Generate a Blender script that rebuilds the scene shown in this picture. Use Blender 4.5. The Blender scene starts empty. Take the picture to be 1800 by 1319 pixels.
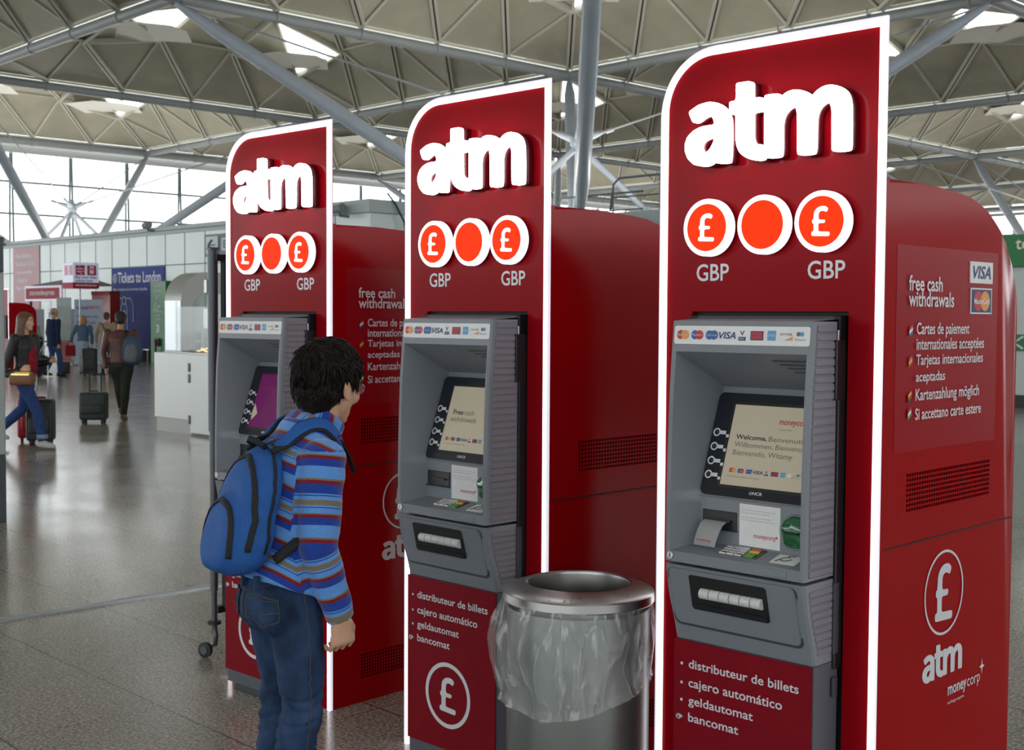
import bpy, bmesh, math, random
from mathutils import Vector, Matrix, noise
PI = math.pi
SC = bpy.context.scene
COL = SC.collection
random.seed(7)

# ------------------------------------------------------------------ camera, sky, exposure
cam_d = bpy.data.cameras.new('camera'); cam = bpy.data.objects.new('camera', cam_d); COL.objects.link(cam)
cam_d.sensor_fit = 'HORIZONTAL'; cam_d.sensor_width = 36.0; cam_d.lens = 2221.6/1800*36
cam.matrix_world = Matrix.Translation((0, 0, 1.5)) @ Matrix.Rotation(math.radians(90-2.576), 4, 'X') @ Matrix.Rotation(math.radians(0.33), 4, 'Z')
cam_d.clip_end = 600; cam_d.clip_start = 0.05
cam_d.dof.use_dof = True; cam_d.dof.focus_distance = 3.3; cam_d.dof.aperture_fstop = 11
SC.camera = cam
SC.view_settings.view_transform = 'Standard'; SC.view_settings.look = 'None'
SC.view_settings.gamma = 1; SC.view_settings.use_curve_mapping = False
SC.view_settings.exposure = 0.0
wd = bpy.data.worlds.new('overcast_sky'); SC.world = wd; wd.use_nodes = True
wn = wd.node_tree; wn.nodes['Background'].inputs[0].default_value = (0.93, 0.98, 1.0, 1)
wn.nodes['Background'].inputs[1].default_value = 4.5

# ------------------------------------------------------------------ helpers
def tag(o, label=None, cat=None, group=None, kind=None):
    if label: o['label'] = label
    if cat: o['category'] = cat
    if group: o['group'] = group
    if kind: o['kind'] = kind
    return o
def thing(name, label, cat, loc=(0, 0, 0), rz=0.0, group=None, kind=None):
    o = bpy.data.objects.new(name, None); COL.objects.link(o); o.empty_display_size = .1
    o.location = loc; o.rotation_euler = (0, 0, rz)
    return tag(o, label, cat, group, kind)
def link_mesh(name, me, mat, parent=None):
    o = bpy.data.objects.new(name, me); COL.objects.link(o)
    for m in (mat if isinstance(mat, (list, tuple)) else [mat]): me.materials.append(m)
    if parent: o.parent = parent
    return o
def obj(name, bm, mat, parent=None, smooth=False, angle=None, recalc=True):
    if recalc: bmesh.ops.recalc_face_normals(bm, faces=bm.faces)
    me = bpy.data.meshes.new(name); bm.to_mesh(me); bm.free()
    if smooth:
        me.polygons.foreach_set('use_smooth', [True]*len(me.polygons))
        if angle:
            me.set_sharp_from_angle(angle=math.radians(angle))
    me.update()
    return link_mesh(name, me, mat, parent)
def NB(): return bmesh.new()
def mkmat(name, color, rough=.5, metal=0.0, emit=None, estr=0.0, noise_amt=0.0, nscale=20, coat=0.0, bump=0.0, bscale=60, spec=.5, alpha=None, trans=0.0, ior=1.45, rvar=0.0):
    m = bpy.data.materials.new(name); m.use_nodes = True; nt = m.node_tree; p = nt.nodes['Principled BSDF']
    p.inputs['Base Color'].default_value = (*color, 1); p.inputs['Roughness'].default_value = rough
    p.inputs['Metallic'].default_value = metal; p.inputs['Specular IOR Level'].default_value = spec
    p.inputs['Coat Weight'].default_value = coat; p.inputs['Coat Roughness'].default_value = .05
    p.inputs['Transmission Weight'].default_value = trans; p.inputs['IOR'].default_value = ior
    if alpha is not None: p.inputs['Alpha'].default_value = alpha
    if emit: p.inputs['Emission Color'].default_value = (*emit, 1); p.inputs['Emission Strength'].default_value = estr
    if noise_amt or bump or rvar:
        tc = nt.nodes.new('ShaderNodeTexCoord'); nz = nt.nodes.new('ShaderNodeTexNoise')
        nz.inputs['Scale'].default_value = nscale; nz.inputs['Detail'].default_value = 5
        nt.links.new(tc.outputs['Object'], nz.inputs['Vector'])
        if noise_amt:
            mx = nt.nodes.new('ShaderNodeMixRGB'); mx.blend_type = 'MULTIPLY'; mx.inputs[0].default_value = 1
            mx.inputs[1].default_value = (*color, 1)
            rp = nt.nodes.new('ShaderNodeMapRange'); rp.inputs['From Min'].default_value = .3; rp.inputs['From Max'].default_value = .7
            rp.inputs['To Min'].default_value = 1-noise_amt; rp.inputs['To Max'].default_value = 1+noise_amt
            nt.links.new(nz.outputs['Fac'], rp.inputs['Value']); nt.links.new(rp.outputs[0], mx.inputs[2]); nt.links.new(mx.outputs[0], p.inputs['Base Color'])
        if rvar:
            r2 = nt.nodes.new('ShaderNodeMapRange'); r2.inputs['To Min'].default_value = rough-rvar; r2.inputs['To Max'].default_value = rough+rvar
            nt.links.new(nz.outputs['Fac'], r2.inputs['Value']); nt.links.new(r2.outputs[0], p.inputs['Roughness'])
        if bump:
            n2 = nt.nodes.new('ShaderNodeTexNoise'); n2.inputs['Scale'].default_value = bscale; n2.inputs['Detail'].default_value = 4
            nt.links.new(tc.outputs['Object'], n2.inputs['Vector'])
            b = nt.nodes.new('ShaderNodeBump'); b.inputs['Strength'].default_value = bump; b.inputs['Distance'].default_value = .002
            nt.links.new(n2.outputs['Fac'], b.inputs['Height']); nt.links.new(b.outputs[0], p.inputs['Normal'])
    return m
def srgb(r, g, b):
    f = lambda c: (c/255/12.92) if c/255 <= .04045 else ((c/255+.055)/1.055)**2.4
    return (f(r), f(g), f(b))
def box(bm, lo, hi, M=None, bev=0.0, seg=2):
    g = bmesh.ops.create_cube(bm, size=1); vs = g['verts']
    for v in vs:
        v.co = Vector([lo[k]+(v.co[k]+.5)*(hi[k]-lo[k]) for k in range(3)])
    if bev:
        es = list({e for v in vs for e in v.link_edges})
        r = bmesh.ops.bevel(bm, geom=es, offset=bev, segments=seg, profile=.5, affect='EDGES')
        vs = list({v for f in r['faces'] for v in f.verts} | {v for v in vs if v.is_valid})
    if M is not None:
        for v in vs: v.co = M @ v.co
    return vs
def frame_of(t):
    t = t.normalized(); a = Vector((0, 0, 1)) if abs(t.z) < .9 else Vector((1, 0, 0))
    x = t.cross(a).normalized(); return x, t.cross(x).normalized()
def tube(bm, pts, rad, n=12, cap=True, side=None, power=2.0):
    """loft of ellipses along pts; rad entries r or (ra, rb) with ra along side vector"""
    pts = [Vector(p) for p in pts]; rings = []
    for i, p in enumerate(pts):
        t = (pts[min(i+1, len(pts)-1)]-pts[max(i-1, 0)])
        if t.length < 1e-9: t = Vector((0, 0, 1))
        t.normalize()
        if side is not None:
            s = Vector(side[i] if isinstance(side, list) else side); x = (s-t*s.dot(t)).normalized(); y = t.cross(x)
        elif i == 0: x, y = frame_of(t)
        else:
            x = (px-t*px.dot(t)).normalized(); y = t.cross(x)
        px = x
        r = rad[i] if isinstance(rad, list) else rad
        ra, rb = r if isinstance(r, (list, tuple)) else (r, r)
        ring = []
        for k in range(n):
            a = 2*PI*k/n; c, s_ = math.cos(a), math.sin(a)
            if power != 2: c = math.copysign(abs(c)**(2/power), c); s_ = math.copysign(abs(s_)**(2/power), s_)
            ring.append(bm.verts.new(p+x*ra*c+y*rb*s_))
        rings.append(ring)
    for a, b in zip(rings, rings[1:]):
        for k in range(n): bm.faces.new((a[k], a[(k+1) % n], b[(k+1) % n], b[k]))
    if cap: bm.faces.new(rings[0][::-1]); bm.faces.new(rings[-1])
    return rings
def ell(bm, c, r, M=None, seg=16, rings=10):
    g = bmesh.ops.create_uvsphere(bm, u_segments=seg, v_segments=rings, radius=1)
    for v in g['verts']:
        q = Vector((v.co.x*r[0], v.co.y*r[1], v.co.z*r[2]))
        if M is not None: q = M @ q
        v.co = q+Vector(c)
def lathe(bm, prof, c=(0, 0, 0), n=48, closed=False):
    rings = []
    for r, z in prof:
        rings.append([bm.verts.new((c[0]+r*math.cos(2*PI*k/n), c[1]+r*math.sin(2*PI*k/n), c[2]+z)) for k in range(n)])
    for a, b in zip(rings, rings[1:]):
        for k in range(n): bm.faces.new((a[k], a[(k+1) % n], b[(k+1) % n], b[k]))
    return rings
def poly(bm, pts): return bm.faces.new([bm.verts.new(p) for p in pts])
def extr(bm, pts, dv):
    """closed prism from polygon pts pushed by dv"""
    dv = Vector(dv); a = [bm.verts.new(Vector(p)) for p in pts]; b = [bm.verts.new(Vector(p)+dv) for p in pts]
    bm.faces.new(a); bm.faces.new(b[::-1]); n = len(a)
    for k in range(n): bm.faces.new((a[k], b[k], b[(k+1) % n], a[(k+1) % n]))
def voxel(bm, size, smooth_iter=2, smooth_f=.5):
    """one continuous skin over overlapping shapes"""
    bmesh.ops.recalc_face_normals(bm, faces=bm.faces)
    me = bpy.data.meshes.new('tmp'); bm.to_mesh(me); bm.free()
    o = bpy.data.objects.new('tmp', me); COL.objects.link(o)
    m = o.modifiers.new('r', 'REMESH'); m.mode = 'VOXEL'; m.voxel_size = size; m.use_smooth_shade = True
    if smooth_iter:
        s = o.modifiers.new('s', 'SMOOTH'); s.factor = smooth_f; s.iterations = smooth_iter
    dg = bpy.context.evaluated_depsgraph_get(); r = bpy.data.meshes.new_from_object(o.evaluated_get(dg))
    bpy.data.objects.remove(o); bpy.data.meshes.remove(me)
    r.polygons.foreach_set('use_smooth', [True]*len(r.polygons))
    return r
def text(name, body, mat, parent, o, xd, yd, boxw=None, boxh=None, size=None, bold=0.0, ext=0.0, align='L', res=3, shear=0.0, lines=1.0, cs=1.0):
    """real lettering as a mesh: o = lower left corner of the inked box, xd/yd unit vectors; fitted to boxw x boxh"""
    cu = bpy.data.curves.new('t', 'FONT'); cu.body = body; cu.size = 1; cu.resolution_u = res; cu.offset = bold
    cu.extrude = 0; cu.shear = shear; cu.space_line = lines; cu.space_character = cs
    if align == 'C': cu.align_x = 'CENTER'
    t = bpy.data.objects.new('t', cu); COL.objects.link(t)
    dg = bpy.context.evaluated_depsgraph_get(); me = bpy.data.meshes.new_from_object(t.evaluated_get(dg))
    bpy.data.objects.remove(t); bpy.data.curves.remove(cu)
    xs = [v.co.x for v in me.vertices]; ys = [v.co.y for v in me.vertices]
    x0, x1, y0, y1 = min(xs), max(xs), min(ys), max(ys)
    sx = (boxw/(x1-x0)) if boxw else None; sy = (boxh/(y1-y0)) if boxh else None
    if sx is None: sx = sy
    if sy is None: sy = sx
    if size: sx = sy = size
    xd = Vector(xd).normalized(); yd = Vector(yd).normalized(); zd = xd.cross(yd)
    o = Vector(o)
    for v in me.vertices:
        v.co = o+xd*((v.co.x-x0)*sx)+yd*((v.co.y-y0)*sy)
    if ext:
        bm = bmesh.new(); bm.from_mesh(me); bmesh.ops.remove_doubles(bm, verts=bm.verts, dist=1e-5)
        r = bmesh.ops.extrude_face_region(bm, geom=list(bm.faces))
        for v in r['geom']:
            if isinstance(v, bmesh.types.BMVert): v.co += zd*ext
        bmesh.ops.recalc_face_normals(bm, faces=bm.faces)
        bm.to_mesh(me); bm.free()
    return link_mesh(name, me, mat, parent)
def copy_tree(o, parent=None):
    c = o.copy(); COL.objects.link(c); c.parent = parent
    for ch in list(o.children): copy_tree(ch, c)
    return c

# ------------------------------------------------------------------ building frame (u, v) used by hall, floor and roof
TH = -0.80461563
UX = Vector((math.cos(TH), math.sin(TH), 0)); VX = Vector((-math.sin(TH), math.cos(TH), 0))
def UV(u, v, z=0.0): return UX*u+VX*v+Vector((0, 0, z))
U0, V0, ROOF, S = -18.474, 20.282, 11.55, 18.0

# ------------------------------------------------------------------ materials
M = {}
M['red'] = mkmat('red_gloss', (.27, .002, .007), .16, coat=0, spec=.07, noise_amt=.06, nscale=3)
M['red_side'] = mkmat('red_side_gloss', (.34, .0015, .004), .14, coat=.0, spec=.12, noise_amt=.05, nscale=2, bump=.05, bscale=4)
M['red_door'] = mkmat('red_satin', (.21, .004, .012), .42, spec=.12, noise_amt=.05)
M['lit'] = mkmat('lit_acrylic', (.9, .9, .95), .3, emit=(1, .97, 1), estr=1.9)
M['lit_side'] = mkmat('acrylic_edge', (.55, .53, .6), .3, emit=(.90, .86, 1), estr=.72)
M['lit_letter'] = mkmat('lit_letter', (.95, .95, 1), .3, emit=(1, .96, .98), estr=9.0)
M['orange'] = mkmat('lit_orange', (.3, .01, .0), .6, spec=.15, emit=(1, .042, .004), estr=.9)
M['ring'] = mkmat('lit_ring', (.92, .9, .97), .3, emit=(1, .96, 1), estr=1.0)
M['backing'] = mkmat('dark_red_backing', (.10, .004, .008), .3)
M['grey'] = mkmat('housing_grey', srgb(124, 129, 138), .42, noise_amt=.06, nscale=300, bump=.15, bscale=900)
M['grey_rib'] = mkmat('housing_grey_side', srgb(122, 119, 129), .5, noise_amt=.06, nscale=300, bump=.15, bscale=900)
M['black'] = mkmat('black_plastic', (.012, .013, .017), .35)
M['darkgap'] = mkmat('dark_recess', (.008, .008, .01), .6)
M['bezel'] = mkmat('screen_bezel', (.014, .017, .026), .18)
M['screen'] = mkmat('screen_lit', srgb(150, 143, 128), .15, emit=srgb(170, 160, 140), estr=.42)
M['screen_p'] = mkmat('screen_purple', srgb(90, 20, 80), .15, emit=srgb(110, 25, 90), estr=.35)
M['ink'] = mkmat('dark_ink', (.03, .03, .035), .5)
M['ink_grey'] = mkmat('grey_ink', (.16, .15, .14), .5)
M['white'] = mkmat('white_vinyl', srgb(214, 216, 222), .4)
M['letter_grey'] = mkmat('pale_grey_vinyl', srgb(215, 217, 224), .4)
M['letter_side'] = mkmat('white_side_vinyl', srgb(225, 215, 222), .35)
M['paper'] = mkmat('paper', (.8, .8, .82), .6, noise_amt=.03)
M['visa'] = mkmat('navy_print', srgb(30, 35, 100), .4)
M['mc_red'] = mkmat('red_print', srgb(190, 40, 45), .4)
M['mc_yel'] = mkmat('amber_print', srgb(225, 150, 60), .4)
M['mae_blue'] = mkmat('blue_print', srgb(40, 90, 165), .4)
M['amex'] = mkmat('sky_blue_print', srgb(90, 155, 200), .4)
M['green_k'] = mkmat('green_key', srgb(95, 150, 50), .4); M['yel_k'] = mkmat('yellow_key', srgb(225, 190, 60), .4); M['red_k'] = mkmat('red_key', srgb(200, 80, 60), .4)
M['steelkey'] = mkmat('metal_key', (.62, .62, .63), .35, metal=.4)
M['green_glass'] = mkmat('green_reader', (.0, .07, .025), .12, emit=(.0, .22, .06), estr=.08, coat=.8)
M['lock'] = mkmat('lock_metal', (.6, .6, .58), .3, metal=1)
M['roller'] = mkmat('white_roller', (.62, .63, .64), .4)
M['steel'] = mkmat('brushed_steel', (.42, .41, .40), .33, metal=1, rvar=.10, nscale=14, bump=.04, bscale=140)
M['steel_dull'] = mkmat('dull_steel', (.27, .29, .29), .36, metal=.85, rvar=.06, nscale=10)
M['vent'] = mkmat('vent_holes', (.035, .0005, .001), .8, spec=.02)
M['plinth'] = mkmat('dark_plinth', (.05, .055, .065), .5)

# ------------------------------------------------------------------ floor
def floor_mat():
    m = bpy.data.materials.new('granite_tiles'); m.use_nodes = True; nt = m.node_tree; p = nt.nodes['Principled BSDF']
    N = nt.nodes.new; L = nt.links.new
    tc = N('ShaderNodeTexCoord'); mp = N('ShaderNodeMapping'); L(tc.outputs['Object'], mp.inputs['Vector'])
    # fine speckle
    vo = N('ShaderNodeTexVoronoi'); vo.inputs['Scale'].default_value = 150; L(mp.outputs[0], vo.inputs['Vector'])
    nz = N('ShaderNodeTexNoise'); nz.inputs['Scale'].default_value = 75; nz.inputs['Detail'].default_value = 6; nz.inputs['Roughness'].default_value = .75; L(mp.outputs[0], nz.inputs['Vector'])
    cr = N('ShaderNodeValToRGB'); cr.color_ramp.elements[0].position = .38; cr.color_ramp.elements[0].color = (*srgb(104, 98, 92), 1)
    cr.color_ramp.elements[1].position = .62; cr.color_ramp.elements[1].color = (*srgb(216, 210, 200), 1)
    L(nz.outputs['Fac'], cr.inputs['Fac'])
    vr = N('ShaderNodeValToRGB'); vr.color_ramp.elements[0].position = .0; vr.color_ramp.elements[0].color = (.55, .55, .55, 1)
    vr.color_ramp.elements[1].position = 1; vr.color_ramp.elements[1].color = (1.15, 1.12, 1.1, 1)
    L(vo.outputs['Color'], vr.inputs['Fac'])
    mx = N('ShaderNodeMixRGB'); mx.blend_type = 'MULTIPLY'; mx.inputs[0].default_value = 1; L(cr.outputs[0], mx.inputs[1]); L(vr.outputs[0], mx.inputs[2])
    # large mottling and per tile tone
    sx = N('ShaderNodeSeparateXYZ'); L(mp.outputs[0], sx.inputs[0])
    def line(out, off, period, w):
        a = N('ShaderNodeMath'); a.operation = 'SUBTRACT'; L(out, a.inputs[0]); a.inputs[1].default_value = off
        d = N('ShaderNodeMath'); d.operation = 'DIVIDE'; L(a.outputs[0], d.inputs[0]); d.inputs[1].default_value = period
        fl = N('ShaderNodeMath'); fl.operation = 'FLOOR'; L(d.outputs[0], fl.inputs[0])
        fr = N('ShaderNodeMath'); fr.operation = 'FRACT'; L(d.outputs[0], fr.inputs[0])
        pp = N('ShaderNodeMath'); pp.operation = 'PINGPONG'; pp.inputs[1].default_value = .5; L(d.outputs[0], pp.inputs[0])
        lt = N('ShaderNodeMath'); lt.operation = 'LESS_THAN'; L(pp.outputs[0], lt.inputs[0]); lt.inputs[1].default_value = w/period
        return lt.outputs[0], fl.outputs[0]
    l1, f1 = line(sx.outputs[0], -5.0, .6, .0016); l2, f2 = line(sx.outputs[1], 2.36, .6, .0028)
    mxm = N('ShaderNodeMath'); mxm.operation = 'MAXIMUM'; L(l1, mxm.inputs[0]); L(l2, mxm.inputs[1])
    cb = N('ShaderNodeCombineXYZ'); L(f1, cb.inputs[0]); L(f2, cb.inputs[1])
    wn_ = N('ShaderNodeTexWhiteNoise'); wn_.noise_dimensions = '3D'; L(cb.outputs[0], wn_.inputs['Vector'])
    tr = N('ShaderNodeMapRange'); tr.inputs['To Min'].default_value = .9; tr.inputs['To Max'].default_value = 1.06; L(wn_.outputs['Value'], tr.inputs['Value'])
    m2 = N('ShaderNodeMixRGB'); m2.blend_type = 'MULTIPLY'; m2.inputs[0].default_value = 1; L(mx.outputs[0], m2.inputs[1]); L(tr.outputs[0], m2.inputs[2])
    m3 = N('ShaderNodeMixRGB'); L(mxm.outputs[0], m3.inputs[0]); L(m2.outputs[0], m3.inputs[1]); m3.inputs[2].default_value = (.035, .034, .033, 1)
    L(m3.outputs[0], p.inputs['Base Color'])
    n3 = N('ShaderNodeTexNoise'); n3.inputs['Scale'].default_value = 2.2; L(mp.outputs[0], n3.inputs['Vector'])
    rr = N('ShaderNodeMapRange'); rr.inputs['To Min'].default_value = .13; rr.inputs['To Max'].default_value = .24; L(n3.outputs['Fac'], rr.inputs['Value'])
    L(rr.outputs[0], p.inputs['Roughness']); p.inputs['Specular IOR Level'].default_value = .6
    bp = N('ShaderNodeBump'); bp.inputs['Strength'].default_value = .25; bp.inputs['Distance'].default_value = .001
    bp.invert = True; L(mxm.outputs[0], bp.inputs['Height']); L(bp.outputs[0], p.inputs['Normal'])
    return m
bm = NB(); poly(bm, [(-130, -40, 0), (40, -40, 0), (40, 130, 0), (-130, 130, 0)])
fl = obj('floor', bm, floor_mat()); fl.rotation_euler = (0, 0, TH); tag(fl, kind='structure')
# metal expansion strip let into the floor
bm = NB(); box(bm, (-6.215, -6, 0), (-6.125, 4.8, .004)); box(bm, (-6.20, -6, .004), (-6.178, 4.8, .009)); box(bm, (-6.160, -6, .004), (-6.138, 4.8, .009))
tr = obj('trim_1', bm, mkmat('strip_aluminium', (.55, .57, .60), .35, metal=.5)); tr.rotation_euler = (0, 0, TH); tag(tr, kind='structure')

# ------------------------------------------------------------------ hall: roof shells, beams, support trees, glass fronts
M['shell'] = mkmat('roof_panel', srgb(170, 165, 148), .75, noise_amt=.10, nscale=.6)
M['rib'] = mkmat('roof_rib', srgb(196, 194, 182), .6)
M['seam'] = mkmat('roof_rib_gap', srgb(48, 46, 40), .8)
M['reflector'] = mkmat('white_reflector', srgb(232, 230, 222), .55)
M['beam'] = mkmat('roof_tube_paint', srgb(138, 142, 143), .45, noise_amt=.05, nscale=2)
M['strut'] = mkmat('strut_paint', srgb(158, 166, 176), .4, noise_amt=.05, nscale=2)
M['capst'] = mkmat('parapet', srgb(165, 174, 176), .5)
M['capdk'] = mkmat('parapet_under', srgb(125, 133, 136), .6)
def bobj(name, bm, mat, parent=None, smooth=False, angle=None):
    """object modelled in the building's own u, v, z"""
    o = obj(name, bm, mat, parent, smooth, angle)
    if not parent: o.rotation_euler = (0, 0, TH)
    return o
RISE = 3.1
def shell_z(x, y):   # x, y in -1..1 inside one bay
    return ROOF + .30 + RISE*(1-x*x*.92-.08*abs(x))*(1-y*y*.92-.08*abs(y))
def roof_bay():
    uc, vc = 0, 0; n = 5; h = S/2-.13
    P = {}
    for a in range(n+1):
        for b in range(n+1):
            x, y = -1+2*a/n, -1+2*b/n; P[a, b] = Vector((uc+x*h, vc+y*h, shell_z(x, y)))
    bm = NB(); V_ = {k: bm.verts.new(p) for k, p in P.items()}
    for a in range(n):
        for b in range(n):
            cut = {(1, 1): 1, (3, 3): 0, (3, 1): 0, (1, 3): 1}.get((a, b))
            # diagonal runs towards -u, +v
            for ti, tri in enumerate((((a, b), (a+1, b), (a, b+1)), ((a+1, b), (a+1, b+1), (a, b+1)))):
                if ti == cut: continue
                bm.faces.new([V_[t] for t in tri])
    # each panel is folded a little about its centre, like the pressed linings
    r = bmesh.ops.poke(bm, faces=bm.faces[:])
    for v in r['verts']: v.co.z += .05
    sh = bobj('ceiling', bm, M['shell']); tag(sh, kind='structure')
    ribs = NB(); gaps = NB()
    def bar(B, p, q, w, t, dz=0):
        d = (q-p).normalized(); s = d.cross(Vector((0, 0, 1))).normalized(); up = s.cross(d); o = up*(-.02+dz)
        c = [p+s*w+o, p-s*w+o, p-s*w+o-up*t, p+s*w+o-up*t]; e = [k+(q-p) for k in c]
        a = [B.verts.new(k) for k in c]; b_ = [B.verts.new(k) for k in e]
        B.faces.new(a); B.faces.new(b_[::-1])
        for k in range(4): B.faces.new((a[k], b_[k], b_[(k+1) % 4], a[(k+1) % 4]))
    for a in range(n+1):
        for b in range(n+1):
            if a < n: bar(ribs, P[a, b], P[a+1, b], .06, .07)
            if b < n: bar(ribs, P[a, b], P[a, b+1], .06, .07)
            if a > 0 and b < n and (a-1, b) not in ((1, 1), (3, 1), (1, 3), (3, 3)):
                p, q = P[a, b], P[a-1, b+1]; s = (q-p).cross(Vector((0, 0, 1))).normalized()*.085
                bar(ribs, p+s, q+s, .05, .10); bar(ribs, p-s, q-s, .05, .10); bar(gaps, p, q, .055, .03)
    bobj('rib', ribs, M['rib'], sh); bobj('rib_gap', gaps, M['seam'], sh)
    # rooflight curb and the four folded reflectors hung below it
    for (ca, cb) in ((1, 1), (3, 1), (1, 3), (3, 3)):
        q = NB(); c = [P[ca, cb], P[ca+1, cb], P[ca+1, cb+1], P[ca, cb+1]]
        for k in range(4): bar(q, c[k], c[(k+1) % 4], .09, .22)
        bar(q, c[1], c[3], .05, .15)
        bobj('skylight_frame', q, M['rib'], sh)
        q = NB(); ctr = (c[0]+c[2])/2
        tv = q.verts.new(ctr-Vector((0, 0, .25)))
        rv = [q.verts.new(ctr+Vector((2.3*math.cos(PI/4*t), 2.3*math.sin(PI/4*t), -.62))*(1 if t % 2 == 0 else .80)) for t in range(8)]
        for t in range(8): q.faces.new((tv, rv[t], rv[(t+1) % 8]))
        bobj('reflector', q, M['reflector'], sh)
    return sh
bay = roof_bay(); first = True
for i in range(-3, 3):
    for j in range(-4, 5):
        o = bay if first else copy_tree(bay); first = False
        o.location = UV(U0-S*(i+.5), V0+S*(j+.5))
def beam(idx, p, q, r=.19):
    bm = NB(); p, q = Vector(p), Vector(q); tube(bm, [p, q], r, 16)
    L = (q-p).length; d = (q-p).normalized(); s = d.cross(Vector((0, 0, 1)))
    k = 1.8
    while k < L:      # hangers and collars every 3.6 m
        c = p+d*k; tube(bm, [c-d*.06, c+d*.06], r+.03, 12)
        for sg in (-1, 1): tube(bm, [c+s*.08*sg, c+s*.28*sg+Vector((0, 0, .42))], .02, 5)
        k += 3.52
    tag(bobj('trim_%d' % idx, bm, M['beam'], smooth=True, angle=40), kind='structure')
nb = 2
for j in range(0, 6):
    beam(nb, (U0+3*S, V0+S*j, ROOF), (U0-3*S, V0+S*j, ROOF)); nb += 1
for i in range(0, 4):
    beam(nb, (U0-S*i, V0-4*S, ROOF), (U0-S*i, V0+5*S, ROOF), .22 if i == 3 else .19); nb += 1
UP = 650.0   # watts of each trunk-top uplighter
def support_tree(i, j, label, lit=True):
    """four trunk tubes, four raking arms to the bay corners, inner spire with tie rods"""
    uc, vc = U0-S*(i+.5), V0+S*(j+.5); hb = 4.6
    t = thing('roof_support_tree', label, 'roof support', UV(uc, vc), TH, 'roof support trees of the hall')
    sp = Vector((0, 0, 7.1))
    for a, b in ((-1, -1), (1, -1), (1, 1), (-1, 1)):
        w = 1.75; base = Vector((a*w, b*w, 0)); top = Vector((a*w, b*w, hb)); node = Vector((a*9, b*9, ROOF-.2))
        m = NB(); tube(m, [base, top], .2, 16); obj('trunk', m, M['strut'], t, True, 40)
        m = NB(); tube(m, [top.lerp(node, f) for f in (0, .03, .12, .5, .88, .97, 1)], [.10, .14, .22, .245, .22, .13, .09], 18); obj('arm', m, M['strut'], t, True, 60)
        m = NB(); tube(m, [top, sp-Vector((0, 0, .15))+(top-sp)*.02], .10, 12); obj('spire_leg', m, M['strut'], t, True, 40)
        m = NB(); d = (node-sp)
        sd = d.cross(Vector((0, 0, 1))).normalized()*.07
        if a*b > 0:
            tube(m, [sp+sd, node+sd], .025, 6); tube(m, [sp-sd, node-sd], .025, 6)
        else: tube(m, [sp, node], .035, 6)
        e = sp+d.normalized()*.9; tube(m, [e, e+d.normalized()*.25], .07, 8)
        obj('tie_rod', m, M['beam'], t, True, 40)
    m = NB(); lathe(m, [(.0, .5), (.08, .42), (.16, .1), (.26, 0), (.26, -.14), (.14, -.3), (0, -.34)], sp, 16)
    for a, b in ((-1, -1), (1, -1), (1, 1), (-1, 1)):
        d = Vector((a*9, b*9, ROOF-7.1)).normalized(); tube(m, [sp, sp+d*.55, sp+d*.95], [.16, .11, .03], 8)
    obj('spire_head', m, M['strut'], t, True, 50)
    # uplighters on brackets between the trunks, washing the roof
    for a, b in ((-1, 0), (1, 0), (0, 1), (0, -1)):
        m = NB(); cx, cy = a*3.0, b*3.0; box(m, (cx-.3, cy-.3, hb-.1), (cx+.3, cy+.3, hb+.12), bev=.03)
        for q in (-1.75, 1.75): tube(m, [(cx, cy, hb-.05), ((a*1.75) if a else q, (b*1.75) if b else q, hb-.1)], .04, 8)
        obj('uplighter', m, M['capdk'], t)
        if lit:
            ld = bpy.data.lights.new('uplight', 'AREA'); ld.shape = 'SQUARE'; ld.size = .55; ld.energy = UP/4; ld.color = (1, .97, .91)
            lo = bpy.data.objects.new('uplight', ld); COL.objects.link(lo); lo.parent = t; lo.location = (cx, cy, hb+.14)
            lo.rotation_euler = (PI, 0, 0)
support_tree(0, 0, 'nearest white branching tube column rising behind the middle cash machine')
support_tree(2, 0, 'branching tube column seen against the glass front above the ticket wall')
support_tree(2, 2, 'branching tube column far off at the end of the hall behind the middle machine')
support_tree(0, 2, 'branching tube column right of the nearest red cash machine')
support_tree(0, -2, 'branching tube column behind the viewer on the left side of the hall')
support_tree(-2, 0, 'branching tube column beyond the right edge beside the nearest machine')
support_tree(-2, -2, 'branching tube column behind the viewer on the right side of the hall')
# glazed fronts
M['mull'] = mkmat('mullion_paint', srgb(112, 124, 128), .5)
M['head'] = mkmat('head_panel', srgb(150, 150, 146), .6)
M['glass'] = mkmat('clear_glass', (.8, .9, .92), .05, alpha=.05)
def glazing(n, u_or_v, fixed, a, b, top=ROOF-.55):
    m = NB(); mk = (lambda s, z, d=0: (fixed+d, s, z)) if u_or_v == 'u' else (lambda s, z, d=0: (s, fixed+d, z))
    def rect(B, s0, s1, z0, z1, d0, d1):
        p, q = mk(s0, z0, d0), mk(s1, z1, d1); box(B, [min(x, y) for x, y in zip(p, q)], [max(x, y) for x, y in zip(p, q)])
    poly(m, [mk(a, 0), mk(b, 0), mk(b, top), mk(a, top)])
    w = bobj('window_%d' % n, m, M['glass']); tag(w, kind='structure')
    s = a
    while s <= b+.01:
        m = NB()
        for d in (-.17, .17):
            p0, p1 = mk(s+d, 0, .2), mk(s+d*.35, top-.1, .2); tube(m, [p0, p1], .07, 8)
        bobj('mullion', m, M['mull'], w, True, 40); s += 3.6
    for z in (1.9, 3.75, 5.6, 7.4, 9.25):
        m = NB(); rect(m, a, b, z-.06, z+.06, .05, .25); bobj('transom', m, M['mull'], w)
    m = NB(); rect(m, a, b, top-.05, top+.22, -.1, .3); rect(m, a, b, top+.3, ROOF+.1, -.3, .1); bobj('head_panel', m, M['head'], w)
glazing(1, 'u', U0-3*S-.9, V0-S-1.0, V0+5*S)
glazing(2, 'v', V0+5*S+.9, U0-3*S, U0+S)

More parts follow.
